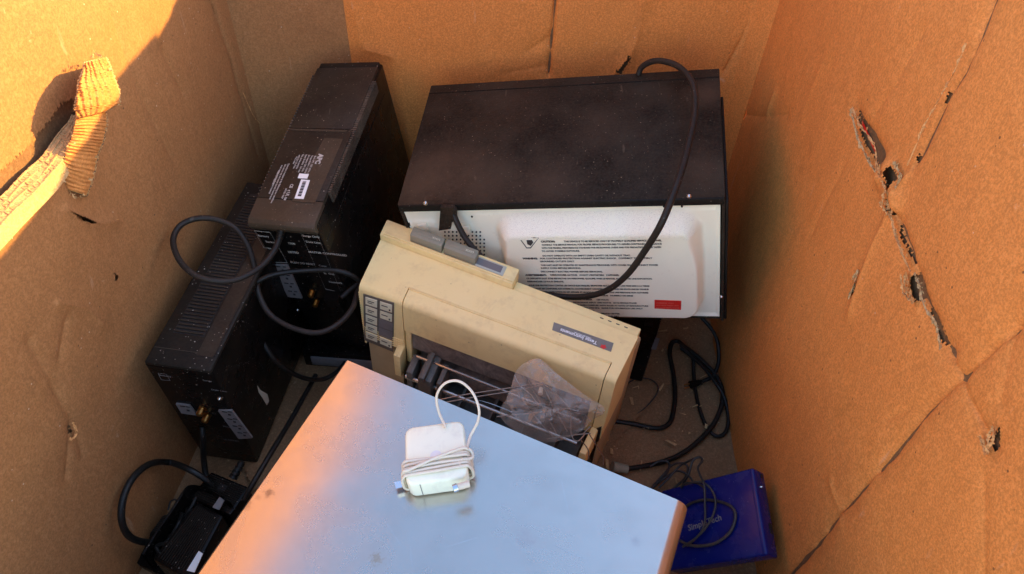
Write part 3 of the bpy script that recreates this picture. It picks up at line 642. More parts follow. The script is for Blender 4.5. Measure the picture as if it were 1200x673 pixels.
# printed warnings on the duct cover
yt=.0035-.021-.0025-.0022
yface=float(Y_[(np.abs(X-(dx0+dx1)/2)<.003)&(np.abs(Z-(dz0+dz1)/2)<.003)].mean())
def ptext(m_,fr,txt,px,py,size,axis=1,val=0,bold=0,sx=1.,xd=(1,0,0),yd=(0,0,1),off=.0005,sgn=-1):
    o=fr.loc(px,py,axis,val); e=np.zeros(3); e[axis]=sgn*off; V,F=text2d(txt,size,bold,sx); xd=np.array(xd,float); yd=np.array(yd,float)
    m_.add([o+e+xd*v[0]+yd*v[1] for v in V],F)
mb=MB(MW)
lines=[(634,282.5,'CAUTION:',1.5,1),(661,282.3,'THIS DEVICE IS TO BE SERVICED ONLY BY PROPERLY QUALIFIED SERVICE PERSONNEL.',1),(635,286.3,'CONSULT THE SERVICE MANUAL FOR PROPER SERVICE PROCEDURES TO ASSURE CONTINUED COMPLIANCE',1),
(635,290,'WITH THE FEDERAL PERFORMANCE STANDARD FOR MICROWAVE OVENS AND FOR PRECAUTIONS TO BE TAKEN',1),(635,293.6,'TO AVOID POSSIBLE EXPOSURE.',1),(636,299,'DO NOT OPERATE WITH AN EMPTY OVEN CAVITY OR WITHOUT TRAY.',1),
(613,302.3,'WARNING:',1.4,1),(633,302.2,'FOR CONTINUED PROTECTION AGAINST ELECTRIC SHOCK   CONNECT TO PROPERLY',1),(633,305.6,'GROUNDED OUTLETS ONLY.',1),
(634,310,'THIS UNIT MUST BE OPERATED BY MAINTENANCE PERSONNEL WITH COVER ON. DISCONNECT POWER',1),(634,313.4,'SUPPLY CORD BEFORE SERVICING.',1),(634,317.5,'DISCONNECT ELECTRIC POWER BEFORE SERVICING.',1),
(616,321.6,'AVERTISSEMENT:',1.6,1),(645,321.4,'DEBRANCHER LE FOUR   AVANT L\'ENTRETIEN   L\'APPAREIL',1),(617,325.4,'CE DISPOSITIF DOIT ETRE REPARE PAR UN PERSONNEL QUALIFIE. VOIR LE MANUEL POUR EVITER UNE EXPOSITION.',1),(618,329,'REBRANCHER LE FOUR ENSUITE.',1),
(620,333.5,'POUR UNE PROTECTION CONTRE LES CHOCS ELECTRIQUES, BRANCHER SEULEMENT SUR UNE PRISE MISE A LA TERRE',1),(621,337.2,'CE PRODUIT EST CONFORME AUX NORMES DU GOUVERNEMENT CANADIEN ET AUX REGLES DES ETATS-UNIS EN VIGUEUR',1),
(622,341,'AU MOMENT DE LA FABRICATION DE CET APPAREIL ET NE DOIT PAS ETRE MODIFIE PAR UNE PERSONNE NON AUTORISEE',1),(624,344.6,'SANS L\'ACCORD ECRIT DU FABRICANT.  CONSULTER LE GUIDE   NUMERO DE SERIE',1),
(672,350,'MODEL NUMBER      120 VOLTS',1),(672,353.4,'MICROWAVE INPUT 1500 WATTS   60 Hz SINGLE PHASE',1),(673,356.6,'THIS OVEN COMPLIES WITH RULES AT DATE OF MANUFACTURE',1),(673,359.6,'FREQUENCY 2450 MHz   MADE FOR HOUSEHOLD USE ONLY',1),
(676,363,'SERIAL NUMBER',1),(677,366,'MANUFACTURED     SERVICE CENTER',1),(680,369,'KEEP THIS LABEL CLEAN AND DRY',1),(628,353,'COMPLIANCE MARK',1.3,1),(628,357,'UNDERWRITERS LISTED',1)]
for L in lines:
    big=L[3]!=1 if len(L)==5 else False; s_=.0043*(1.12 if len(L)==5 else 1)
    wpx=770-L[0] if L[1]<330 else 765-L[0]
    V_,_=text2d(L[2],s_); wd=max(v[0] for v in V_)-0.; tgt=(min(wpx,150 if len(L[2])>66 else 999))*.00132
    sx=min(1.0,max(.55,tgt/wd)) if len(L[2])>60 else .95
    ptext(mb,MW,L[2],L[0],L[1]+1.5,s_,1,yface,bold=.00020 if len(L)==4 else .00036,sx=sx)
mb.build('printed_warning',M['ink'],panel,smooth=False)
mb=MB(MW)
def ring(m_,fr,P,axis,val,t,sgn=-1,off=.0005):
    Q=[fr.loc(p[0],p[1],axis,val) for p in P]; n=len(Q); c=sum(Q)/n; e=np.zeros(3); e[axis]=sgn*off
    In=[c+(q_-c)*(1-t/np.linalg.norm(q_-c)) for q_ in Q]
    m_.add([q_+e for q_ in Q]+[q_+e for q_ in In],[[i,(i+1)%n,n+(i+1)%n,n+i] for i in range(n)])
ring(mb,MW,[(608,278.5),(632,278),(622,291),(617,291)],1,yface,.0022)
mb.quad(MW,[(617,281),(623,281),(625,284),(622,288),(618,286)],1,yface,.0006)
mb.build('warning_symbol',M['ink'],panel,smooth=False); mb=MB(MW)
ring(mb,MW,[(658.5+5*math.cos(a),335+16.5+4.8*math.sin(a)) for a in np.linspace(0,2*math.pi,20,endpoint=False)],1,yface,.0011)
ptext(mb,MW,'UL',655,354,.0062,1,yface,bold=.0002); mb.build('approval_mark',M['ink'],panel,smooth=False)
lb=MB(MW).quad(MW,[(767,351.5),(798.5,352.5),(798,363),(767,361.5)],1,yface,.0005); lb=lb.build('red_label',M['red'],panel)
mb=MB(MW)
for k,(t_,yy) in enumerate((('WARNING  HIGH',355.3),('VOLTAGE INSIDE UNIT',358.2),('DO NOT OPEN COVER',361))): ptext(mb,MW,t_,769,yy,.0034,1,yface,off=.0008)
mb.build('label_print',M['redl'],lb,smooth=False)
# cord clamp and cord
cl=MB(MW).quad(MW,[(517,240),(533,240),(529,265),(515,267)],1,-.010,.006); cl.quad(MW,[(531,240),(536,243),(536,252),(531,256)],1,-.006,.008); clamp=cl.build('cord_clamp',M['mwtop'],r)
mp_=lambda px,py,k:toward(MW(MW.loc(px,py,1,-.004)),k); mt_=lambda px,py,k:toward(MW(MW.loc(px,py,2,0)),k)
cord=[mp_(530,247,.995),mp_(536,262,.985),mp_(546,280,.975),mp_(560,297,.962),mp_(582,317,.955),mp_(612,337,.95),mp_(645,346,.945),mp_(680,348,.94),mp_(710,341,.93),mp_(735,322,.92),mp_(757,292,.905),mp_(775,262,.895),
      mt_(789,228,.925),mt_(800,196,.93),mt_(808,165,.94),mt_(814,135,.945),mt_(814,108,.945),mt_(807,90,.945),mt_(793,77,.95),mt_(775,71.5,.958),mt_(762,73,.97),mt_(752,79,.985),mt_(748,88,1.0)]
MB().tube(cord,.0047,12,8).build('power_cord',M['cableg'],r,angle=80)
# ------------------------------------------------------------ uninterruptible power supplies
def ups_body(fr,r,topm):
    w,d,h=fr.w,fr.d,fr.h
    MB(fr).box(0,w,0,d,-h,-.0035,.004,3).build('housing',M['black'],r)
    return w,d,h
r=thing('battery_backup',U1.o,'taller black battery backup in the back left corner, barcode sticker on its top','power unit','battery backup units')
w,d,h=ups_body(U1,r,'btop')
L=lambda x,y:U1.loc(x,y,2,0)
ya=L(337,235)[1]; yb=L(374,152)[1]; yc=L(410,80)[1]
MB(U1).box(.001,w-.001,ya+.0012,yb-.0008,-.006,.0022,.0012).build('label_panel',M['btop'],r)
MB(U1).box(.002,w-.003,yb+.0008,yc,-.006,.0018,.0012).build('battery_cover',M['btop'],r)
MB(U1).box(.003,w-.004,yc+.001,d-.001,-.012,.0005,.002).build('end_cap',M['btop2'],r)
MB(U1).prism([(ya,.0016),(ya,-.014),(-.0035,-.017),(-.006,-.009),(-.004,-.003),(.002,.0004)],.0005,w-.0005,axis=0,bev=.0006).build('rear_bezel',M['bstrip'],r)
# brown dust-free strip beside the label
MB(U1).quad(U1,[(380,162),(402,163),(369,238),(342,236),(357,205)],2,.0022,.0003).build('smooth_patch',M['bstrip'],r)
MB(U1).quad(U1,[(341,151),(407,153),(406,155),(340.5,153)],2,.0022,.0006).build('parting_line',M['bstrip'],r)
for P in ([(307,256),(329,258),(331,235),(324,235)],): pass
mb=MB(U1)
for k in range(56):
    y=L(384,225)[1]+(L(446,96)[1]-L(384,225)[1])*k/55
    mb.box(w-.006,w+.0034,y-.0013,y+.0013,-.020,.0008)
mb.build('vent_fin',M['fin'],r,smooth=False)
mb=MB(U1)
for k in range(44):
    y=ya+.01+(yc-ya-.03)*k/43; mb.box(-.0022,.004,y-.0012,y+.0012,-.02,.0002)
mb.build('vent_fin',M['fin'],r,smooth=False)
mb=MB(U1)
mb.box(w+.0001,w+.0006,.01,d-.03,-.0465,-.0455); mb.build('side_seam',M['btop2'],r)
# printing: text runs from the back towards the outlets
mb=MB(U1)
def utext(t,px,py,size,bold=0,sx=1): ptext(mb,U1,t,px,py,size,2,.0022,bold,sx,xd=(.0,-1,0),yd=(1,0,0),off=.0006,sgn=1)
utext('APC',374,181,.0115,.0007)
for k,(t_,px,py) in enumerate((('Back-UPS  120V 60Hz 12A',369,183),('Output 865W / 1500VA',365.5,182.5),('On battery 120V 60Hz',362,182),('Input 50-60Hz  12A max',358.5,181.5),('This device complies',354.5,181),('with Part 15 of the',350.5,182),('FCC rules',347,184),
     ('Operation is subject to the following two conditions',338,192),('this device may not cause harmful interference',334,193),('must accept any interference received',330,194),('Made in Philippines',326.5,200))): utext(t_,px,py,.0042,.00012,.95)
utext('CE  c UL us',341,216,.007,.0003); utext('LISTED 95B7',335,221,.004,.0001)
mb.build('label_print',M['whiteink'],r,smooth=False)
st=MB(U1).quad(U1,[(353,210.5),(363.3,211.5),(355.8,233.5),(345.2,232.8)],2,.0025,.0004).quad(U1,[(351,203.5),(362,204.5),(360,209.6),(349,208.8)],2,.0025,.0004).build('barcode_sticker',M['whitel'],r)
mb=MB(U1)
a0=U1.loc(357.5,213,2,.003); a1=U1.loc(351,231,2,.003)
for k in range(16):
    p=a0+(a1-a0)*k/16; p[2]=.003; mb.box(p[0]-.0035,p[0]+.002,p[1]-.0004-.0004*(k%3),p[1]+.0004,.0029,.0033)
mb.build('barcode_print',M['ink'],st,smooth=False)
# rear face
def outline(fr,P,axis,val,t=.0006,sgn=-1):
    m_=MB(fr); ring(m_,fr,P,axis,val,t*1.6,sgn); return m_
def outlets(fr,P,n,parent):
    o=MB(fr).quad(fr,P,1,-.001,.0025).build('outlet_strip',M['greyp'],parent); m_=MB(fr)
    Q=[fr.loc(*p,1,-.0037) for p in P]
    for k in range(n):
        for uu,vv,sx,sz in ((.32,.3,.0035,.0008),(.32,.68,.0028,.0008),(.72,.5,.0018,.0018)):
            t=(k+uu)/n; a=Q[0]*(1-t)+Q[3]*t; b=Q[1]*(1-t)+Q[2]*t; c=a*(1-vv)+b*vv; m_.box(c[0]-sx,c[0]+sx,-.0042,-.003,c[2]-sz,c[2]+sz)
    m_.build('outlet_slot',M['slot'],o,smooth=False)
outlets(U1,[(319,309),(337.8,310),(354.7,348.6),(337.8,347)],4,r)
m_=outline(U1,[(298,270),(316.6,272),(337,308),(318.5,307)],1,0); ring(m_,U1,[(352,272),(371.6,273.8),(399.9,343),(381.5,338.7)],1,0,.001)
for t_,px,py in (('Battery',303,277),('Backup +',312,284),('Surge',309,291),('Surge Only',355,277),('Data Line',359,284),('1500',338,286),('LISTED',338,296),('MASTER CONTROLLED',362,296),('Coax',374,312),('In  Out',380,321),('Network',386,331),('PUSH TO RESET',341,308)):
    ptext(m_,U1,t_,px,py,.0062,1,0,bold=.0001)
m_.build('panel_print',M['whiteink'],r,smooth=False)
def coax(fr,px,py,parent,tilt=(0,-1,0)):
    c=fr.loc(px,py,1,0); m_=MB(fr); m_.cyl(c,c+np.array([0,-.003,0]),.0062,n=6); m_.cyl(c+np.array([0,-.003,0]),c+np.array([0,-.012,0]),.0047,n=14)
    for k in range(4): m_.cyl(c+np.array([0,-.004-.002*k,0]),c+np.array([0,-.005-.002*k,0]),.0053,n=14)
    m_.cyl(c+np.array([0,-.012,0]),c+np.array([0,-.0122,0]),.002,n=8); m_.build('coax_connector',M['brass'],parent)
coax(U1,366,341,r); coax(U1,371,352,r); screw(U1,349,363,1,0,r,.004)
# plug block in the right column and cord boot
pl=MB(U1).quad(U1,[(383,341),(399,342),(407,356),(392,355)],1,-.001,.018).build('plug',M['black'],r)
def boot(mb,p0,p1,r0,r1,n=5):
    p0=np.array(p0);p1=np.array(p1)
    for k in range(n):
        a=p0+(p1-p0)*(k/n); b=p0+(p1-p0)*((k+.62)/n); rr=r0+(r1-r0)*k/n; mb.cyl(a,b,rr,rr*.93,14)
    mb.cyl(p0,p1,r0*.72,r1*.8,12)
cords=[U1(U1.loc(331,258,1,-.002)),atz(330.5,268,.362),atz(327,281,.352),atz(318,299,.342),atz(301,316,.338),atz(276,328,.338),atz(250,329,.345),atz(226,321,.352),atz(209,303,.358),atz(203,281,.362),atz(212,264,.366),atz(232,256,.368),atz(256,258,.362),atz(276,268,.352),atz(290,287,.335),atz(298,313,.31),atz(303,343,.285),atz(316,368,.265),atz(342,384,.255),atz(372,390,.25),atz(396,380,.25),atz(413,361,.248),atz(420,340,.240),atz(432,322,.20)]
m_=MB(); boot(m_,cords[0]*.2+cords[1]*.8,cords[2],.0068,.0052,5); m_.build('strain_relief',M['cable'],r)
MB().tube(cords[1:],.0042,12,8).build('power_cord',M['cableg'],r,angle=80)
# second cable plugged in the same unit, crossing in front
c2=[atz(299,338,.24),atz(293,350,.22),atz(291,362,.215),atz(297,376,.21),atz(320,420,.16),atz(350,441,.10),atz(375,445,.06),atz(392,438,.05),atz(405,425,.04)]
c3=[U1(U1.loc(400,349,1,-.012)),atz(409,341,.23),atz(420,333,.225),atz(432,326,.20)]
c4=[toward(q_,.955) for q_ in [atz(428,338,.20),atz(414,324,.235),atz(392,317,.25),atz(360,317,.262),atz(330,320,.268),atz(309,326,.268),atz(297,336,.255),atz(292,350,.22),atz(290,366,.205)]]
t=thing('loose_cord',atz(340,430,0),'loose black cord drooping behind the steel case between the two battery backups','cable'); MB().tube(c2,.004,10,8).build('cord_sheath',M['cable'],t,angle=80)
MB().tube(c3,.004,10,8).build('data_cable',M['cableg'],r,angle=80); MB().tube(c4,.0038,10,8).build('outlet_cable',M['cable'],r,angle=80)
# lower unit
r=thing('battery_backup',U2.o,'lower black battery backup unit with a slatted dusty top by the left wall','power unit','battery backup units')
w,d,h=ups_body(U2,r,'btop2')
L=lambda x,y,z=.0:U2.loc(x,y,2,z)
MB(U2).box(.0008,w-.0008,.0008,d-.001,-.008,.0,.003,3).build('top_cover',M['btop2'],r)
g0=L(207,389)[1]; g1=d-.03; gx0=.018; gx1=.058
mb=MB(U2)
n=46
for k in range(n):
    y=g0+(g1-g0)*k/n; mb.box(gx0,gx1,y,y+(g1-g0)/n*.42,-.001,.0018)
mb.build('vent_slat',M['btop'],r,smooth=False)
MB(U2).box(gx0-.001,gx1+.001,g0-.002,g1+.002,-.0005,.0003).build('vent_bed',M['slot'],r)
MB(U2).box(gx1+.004,w-.006,L(240,418)[1],d-.02,-.001,.0006).build('smooth_strip',M['btop'],r)
MB(U2).box(.004,w-.004,L(205,410)[1],L(205,410)[1]+.0006,-.0001,.0004).build('parting_line',M['bstrip'],r)
outlets(U2,[(206.8,472),(222.8,474),(232,485.6),(213.5,483)],1,r); outlets(U2,[(256.3,480),(272.3,480),(296.4,512),(280.3,513)],4,r)
coax(U2,237.5,478,r); coax(U2,243.5,486,r); screw(U2,257.6,467,1,0,r,.004)
mb=MB(U2); ring(mb,U2,[(185,437),(195,438),(200,446),(189,445)],1,0,.0012)
for t_,px,py in (('Battery',187,440),('Surge',238,446),('Data Line',248,457),('Phone',262,500),('UL LISTED',262,515)): mb=MB(U2) if px!=187 else mb; ptext(mb,U2,t_,px,py,.0055,1,0,bold=.0001); mb.build('panel_print',M['greyp'],r,smooth=False)
MB(U2).quad(U2,[(301.5,452),(304.5,457),(313,462),(315,470),(312.4,475),(307,466),(303,460)],0,w,.0006,1).build('torn_sticker',M['window'],r)
pc=[U2(U2.loc(237,500,1,-.004)),atz(238,515,.11),atz(238.5,535,.07),atz(241,555,.045),atz(247,575,.035)]
MB().tube(pc,.0045,10,8).build('power_cord',M['cable'],r,angle=80)
# black slab the taller unit stands on
t=thing('set_top_box',(-.325,.93,0),'flat black box under the taller battery backup in the dark corner','electronics')
MB().box(-.40,-.235,.76,1.10,.006,.046,.004).build('housing',M['black'],t); MB().box(-.385,-.25,.757,.7605,.014,.036,.001).build('rear_socket_plate',M['greyp'],t)
# ------------------------------------------------------------ printer
r=thing('desktop_printer',(*PR((.21,.05,0))[:2],.0),'yellowed cream desktop printer with a keypad and a grey name plate upside down','printer')
w,d,h=PR.w,PR.d,PR.h
L=lambda x,y,ax=2,v=0:PR.loc(x,y,ax,v)
xa=L(471,360,1,0)[0]; xb=L(707,450,1,0)[0]; ys=.5*(L(480,336)[1]+L(712,424)[1])
zk=L(440,398,1,0)[2]; zlid=L(470,386,1,0)[2]; zB=-.262
R0=.009
def prof(y1,zbot,yfront=0.,r0=R0):
    P=[(y1,0)]+[(yfront+r0-r0*math.sin(a),-r0+r0*math.cos(a)) for a in np.linspace(0,math.pi/2,6)]+[(yfront,zbot),(y1,zbot)]
    return P
mb=MB(PR)
mb.prism(prof(d,zk),0,xa,0); mb.prism(prof(d,-.135),xb,w,0)
mb.prism([(d,0),(ys,0),(ys,-.012),(ys+.01,-.03),(d,-.06)],xa,xb,0)
body=mb.build('upper_shell',M['cream'],r,angle=30)
mb=MB(PR)
mb.prism([(d-.001,zk),(.006,zk),(.008,zB),(d-.001,zB)],.003,xa-.010,0); mb.prism([(d+.01,-.1355),(.004,-.1355),(.012,zB),(d+.01,zB)],xb+.012,w-.002,0)
mb.box(.003,w-.003,-.16,-.002,zB,-.20,.004); mb.box(.003,w-.003,.085,.16,zB,-.06,.004)
mb.build('base_shell',M['creamd'],r)
# grille ribs beside and below the keypad
mb=MB(PR)
for k in range(5): mb.box(.002,xa-.002,-.0016,.001,zk+.003+k*.0046,zk+.0052+k*.0046,.0005)
for k in range(24): mb.box(-.0014,.002,-.0005,.004,-.014-k*.0048,-.0115-k*.0048)
mb.build('grille_rib',M['cream'],r,smooth=False)
# lid
xl0,xl1=xa+.0014,xb-.0014
P=[(ys-.0012,-.0008)]+[(R0-R0*math.sin(a)+.0,-R0+R0*math.cos(a)-.0012) for a in np.linspace(0,math.pi/2,6)]+[(.0,zlid),(.004,zlid),(.005,-.012),(ys-.0012,-.005)]
MB(PR).prism(P,xl0,xl1,0).build('lid',M['cream'],r,angle=30)
mb=MB(PR).box(xl0,xl1,ys-.0034,ys-.0010,-.001,.0007,.0004); mb.build('lid_ridge',M['cream'],r)
# shadow gap lines are real gaps: fill behind them
MB(PR).box(xa-.002,xb+.002,.010,ys+.004,-.05,-.0055).build('inner_frame',M['slot'],r)
# cheek inside left, dirty window, mechanism
MB(PR).box(xl0,xl0+.010,.003,.06,-.135,zlid-.0005,.001).build('side_cheek',M['cream'],r); MB(PR).box(xb-.012,xb-.0015,.003,.06,-.135,zlid-.0005,.001).build('side_cheek',M['cream'],r)
MB(PR).prism([(.0055,zlid+.002),(.0065,zlid-.042),(.0085,zlid-.042),(.0075,zlid+.002)],xl0+.011,xb-.0125,0).build('dirty_window',M['smoke'],r)
zm=zlid-.034
mb=MB(PR)
mb.box(xl0+.011,xb-.013,.04,.075,-.20,zlid-.002); mb.box(xl0+.011,xb-.013,-.155,.04,-.215,-.185)
for xx in np.linspace(xl0+.05,xb-.05,5): mb.box(xx,xx+.004,-.06,.04,-.185,-.15)
mech=mb.build('chassis',M['mech'],r)
MB(PR).box(xl0+.03,xb-.02,.010,.032,-.155,-.128,.002).build('paper_deck',M['smoke'],r)
mb=MB(PR)
for (a,b) in (((505,424),(592,457)),((470,427),(540,462))): pass
zr=-.098
p0=PR.loc(512,424,1,-.006); p1=PR.loc(640,474,1,-.006)
mb.cyl((xl0+.025,-.010,p0[2]),(xb-.02,-.010,p0[2]-.004),.0028,n=10)
mb.cyl((xl0+.012,-.032,-.122),(xb-.012,-.032,-.126),.0032,n=10)
mb.build('guide_rod',M['chrome'],r)
mb=MB(PR); xc=PR.loc(500,430,1,-.015)[0]
mb.box(xc-.004,xc+.020,-.045,.004,-.150,-.095,.002); mb.box(xc+.002,xc+.010,-.05,.0,-.095,-.085,.001); mb.box(xc-.03,xc-.018,-.035,.0,-.150,-.105,.002); mb.box(xc+.028,xc+.036,-.04,-.002,-.15,-.098,.001)
mb.build('print_carriage',M['mech'],r)
MB(PR).box(xl0-.014,xl0-.001,-.022,.003,-.145,-.096,.002).build('side_bracket',M['cream'],r); MB(PR).box(xb-.001,xb+.010,-.055,-.0015,-.16,-.112,.002).build('side_bracket',M['cream'],r)
MB(PR).quad(PR,[(697,503),(705,500),(702,516),(695,518)],1,-.001,.003).build('cover_latch',M['slot'],r)
# keypad
K=[(426,344),(462,355),(461,412),(427,398)]
kp=MB(PR).quad(PR,K,1,0,.0012).build('keypad',M['keypad'],r)
Q=[PR.loc(*p,1,-.0012) for p in K]
mb=MB(PR); mg=MB(PR); mt=MB(PR)
def kq(m_,u0,u1,v0,v1,y0,y1,bv=.0005):
    f=lambda u,v:(Q[0]*(1-u)+Q[1]*u)*(1-v)+(Q[3]*(1-u)+Q[2]*u)*v
    a,b,c,e=f(u0,v0),f(u1,v0),f(u1,v1),f(u0,v1); V=[]
    for p in (a,b,c,e): V.append((p[0],y0,p[2]))
    for p in (a,b,c,e): V.append((p[0],y1,p[2]))
    m_.add(V,[[0,1,2,3],[4,5,6,7],[0,1,5,4],[1,2,6,5],[2,3,7,6],[3,0,4,7]])
    return a
for k,v in enumerate((.05,.235,.42,.605,.79)):
    kq(mb,.07,.45,v,v+.14,-.0014,-.0026)
    a=kq(mt,.14,.36,v+.05,v+.065,-.0026,-.0029); kq(mt,.14,.30,v+.085,v+.097,-.0026,-.0029)
for v in (.05,.235,.79):
    kq(mb,.55,.94,v,v+.14,-.0014,-.0026); kq(mt,.60,.80,v+.05,v+.065,-.0026,-.0029); kq(mt,.84,.89,v+.09,v+.12,-.0026,-.0029)
kq(mg,.50,.96,.41,.57,-.0012,-.0018); kq(mg,.50,.96,.595,.75,-.0012,-.0018)
mb.build('key',M['key'],kp,smooth=False); mg.build('indicator_field',M['keyg'],kp,smooth=False); mt.build('key_print',M['ink'],kp,smooth=False)
# rear tray with two grey blocks and a pale window
xt=L(603,333)[0]; yl=.5*(L(612,330,2,-.0035)[1]+L(728,379,2,-.0035)[1])
mb=MB(PR); mb.box(-.001,xt,d+.0006,d+.034,-.045,.010,.002); mb.box(.004,xt-.001,d+.003,d+.0062,.0101,.0125,.0008)
mb.prism([(d+.0006,-.0035),(yl,-.0035),(yl,-.045),(d+.0006,-.045)],xt+.0005,w-.002,0,bev=.001)
tray=mb.build('rear_ledge',M['cream'],r)
mb=MB(PR)
for k in range(4): mb.box(w-.06+k*.012,w-.055+k*.012,d+.012,d+.0132,-.0036,-.0028)
mb.build('vent_slot',M['ink'],tray)
for (x0_,x1_) in ((L(482,277,2,.015)[0],L(518,293,2,.015)[0]),(L(521,292,2,.015)[0],L(557,308,2,.015)[0])):
    o=MB(PR).box(x0_,x1_,d+.008,d+.027,.010,.024,.0015).build('grey_latch',M['greyblk'],r)
    MB(PR).box(x0_+.006,x1_-.004,d+.014,d+.022,.0236,.0248,.0005).build('latch_inset',M['window'] if 0 else M['greyblk'],o)
    mb=MB(PR); V_,F_=text2d('LOCK',.005,.0001); mb.add([(x1_-.006-v[0],d+.0195-v[1],.0251) for v in V_],F_); mb.build('latch_print',M['key'],o,smooth=False)
xw0,xw1=L(556,303,2,.010)[0],L(588,317,2,.010)[0]
o=MB(PR).box(xw0-.003,xw1+.005,d+.008,d+.028,.0098,.0112,.0006).build('display_frame',M['window'],r)
MB(PR).box(xw0+.002,xw1,d+.012,d+.025,.0110,.0116).build('display_pane',M['greyp'],o)
# name plate, written upside down
np4=[(649,378),(719,402.5),(716,412.5),(647,387)]
npl=MB(PR).quad(PR,np4,2,0,.0006,1).build('name_plate',M['strip'],r)
a=PR.loc(700,401.3,2,.0012); b_=PR.loc(657,385.6,2,.0012); xd=(b_-a)/np.linalg.norm(b_-a); up=np.cross(np.array([0,0,1.]),xd)
V_,F_=text2d('Texas Instruments',.0088,.0003); wd=max(v[0] for v in V_); sc=np.linalg.norm(b_-a)/wd
mb=MB(PR).add([a+xd*v[0]*sc+up*(v[1]-.0012) for v in V_],F_)
V_,F_=text2d('OMNI 800 PRINTER',.0030,.0001); mb.add([a+xd*(v[0]+.010)+up*(v[1]-.0040) for v in V_],F_)
mb.build('name_print',M['whitel'],npl,smooth=False)
c=PR.loc(707,406.5,2,.0010); mb=MB(PR)
pts=[c+xd*.0052*math.cos(t_)*(1 if k%2 else .62)+up*.0052*math.sin(t_)*(1 if k%2 else .62) for k,t_ in enumerate(np.linspace(0,2*math.pi,10,endpoint=False))]
mb.add(pts,[list(range(10))]); mb.build('red_emblem',M['red'],npl,smooth=False)
# ------------------------------------------------------------ wire paper guide and dirty bag on the printer
za=.235
def W(x,y,z=za): return atz(x,y,z)
t=thing('wire_rack',W(640,480),'bent thin wire paper rack sticking out of the cream printer','wire rack')
mb=MB()
for P,rr in (([(505,471,.235),(540,463.5,.245),(590,456,.25),(637,448.5,.262)],.00095),([(515,473,.236),(560,465,.244),(610,457,.25),(637,450,.260)],.00095),([(582,488.5,.24),(625,484,.245),(668,479,.252)],.00095),
    ([(636,449,.262),(652,463,.257),(668,478.5,.252)],.00095),([(668.5,478.5,.252),(669,495,.240),(669.5,508,.232),(673,516,.228),(679,516,.228),(685,509,.232)],.00095),
    ([(641,514.5,.225),(665,511,.228),(692,508,.232)],.00095),([(690,508,.232),(700,524,.215),(707,536,.20),(707,545,.19)],.0008),([(681,516,.228),(689,527,.215),(690,538,.205)],.0008),([(684,508,.232),(692,500,.24)],.00095),
    ([(619,446,.243),(640,486,.225),(652,508,.213)],.0008),([(606,460,.235),(630,492,.22),(648,512,.21)],.0008),([(636,452,.255),(650,480,.238),(665,506,.222)],.0008),([(600,485,.228),(622,500,.22)],.0008)):
    mb.tube([W(*p) for p in P],rr,7,5)
mb.build('wire_frame',M['wire'],t)
MB().cyl(W(633,462,.255),W(634,455,.256),.0035,.0028,12).build('rubber_tip',M['cord_w'],t)
def bag():
    out=[(632,420,.278),(650,436,.276),(668,450,.272),(690,466,.268),(708,477,.262),(706,486,.256),(694,492,.246),(684,504,.236),(668,513,.230),(650,518,.225),(628,517,.225),(606,506,.228),(588,492,.232),(586,480,.238),(594,466,.246),(600,450,.252),(604,436,.262),(614,426,.27)]
    B=spline([W(*p) for p in out],2,True); n=len(B); cen=W(645,474,.262); V=[];F=[]; rings=9; rf=np.random.RandomState(21)
    for k in range(rings+1):
        t_=k/rings
        for i in range(n):
            tt=t_ if k in (0,rings) else t_+rf.uniform(-.035,.035)
            ii=i if k in (0,) else i
            p=cen+(B[ii]-cen)*tt; v=CAM-p; v/=np.linalg.norm(v)
            a_=mnoise.noise(Vector((p*26).tolist())); b2=mnoise.noise(Vector((p*70+5).tolist()))
            V.append(p+v*(.010*(1-t_**3)+.014*a_*(1-t_**4)+.007*b2*(1-t_**5)+.0012*rf.randn()*(k>0)) if k else cen+v*.014)
    for k in range(rings):
        for i in range(n):
            a=[k*n+i,k*n+(i+1)%n,(k+1)*n+(i+1)%n,(k+1)*n+i]
            if (i+k)%2: F+= [[a[0],a[1],a[2]],[a[0],a[2],a[3]]] if k else [[a[0],a[2],a[3]]]
            else: F+= [[a[0],a[1],a[3]],[a[1],a[2],a[3]]] if k else [[a[0],a[2],a[3]]]
    m0=len(V)
    return V,F
V,F=bag(); t=mesh('plastic_bag',V,F,M['film'],None,angle=24); tag(t,'crumpled dirty see-through plastic bag draped over the wire rack','bag')
# ------------------------------------------------------------ white charger wrapped in its cable
nz=np.cross(ME.c[1,0,0]-ME.c[0,0,0],ME.c[0,1,0]-ME.c[0,0,0]); nz/=np.linalg.norm(nz)
mtop=lambda x,y:ME(ME.loc(x,y,2,0))
f0,f1=mtop(480.5,585),mtop(552,575); xd=(f1-f0); cw=np.linalg.norm(xd); xd/=cw; yd=np.cross(nz,xd); ch=.026; f0=f0+nz*.0022; cl_=.068
CHc=[]
for i in (0,1):
    for j in (0,1):
        for k in (0,1): CHc.append(f0+xd*cw*i+yd*cl_*j+nz*ch*(1-k))
CH=Fr([cw,cl_,ch],CHc)
r=thing('laptop_charger',CH.o,'square white laptop charger wrapped in its own cable on the steel case','charger')
w,d,h=cw,cl_,ch
b=bmesh.new(); bmesh.ops.create_cube(b,size=1)
for v in b.verts: v.co=Vector((w/2+v.co.x*w,d/2+v.co.y*d,-h/2+v.co.z*h))
vert=[e for e in b.edges if abs(e.verts[0].co.z-e.verts[1].co.z)>.01]
bmesh.ops.bevel(b,geom=vert,offset=.009,segments=5,profile=.5,affect='EDGES')
bmesh.ops.bevel(b,geom=[e for e in b.edges if abs(e.verts[0].co.z-e.verts[1].co.z)<1e-4 and len(e.link_faces)==2 and e.calc_face_angle(0)>.5],offset=.003,segments=3,profile=.5,affect='EDGES')
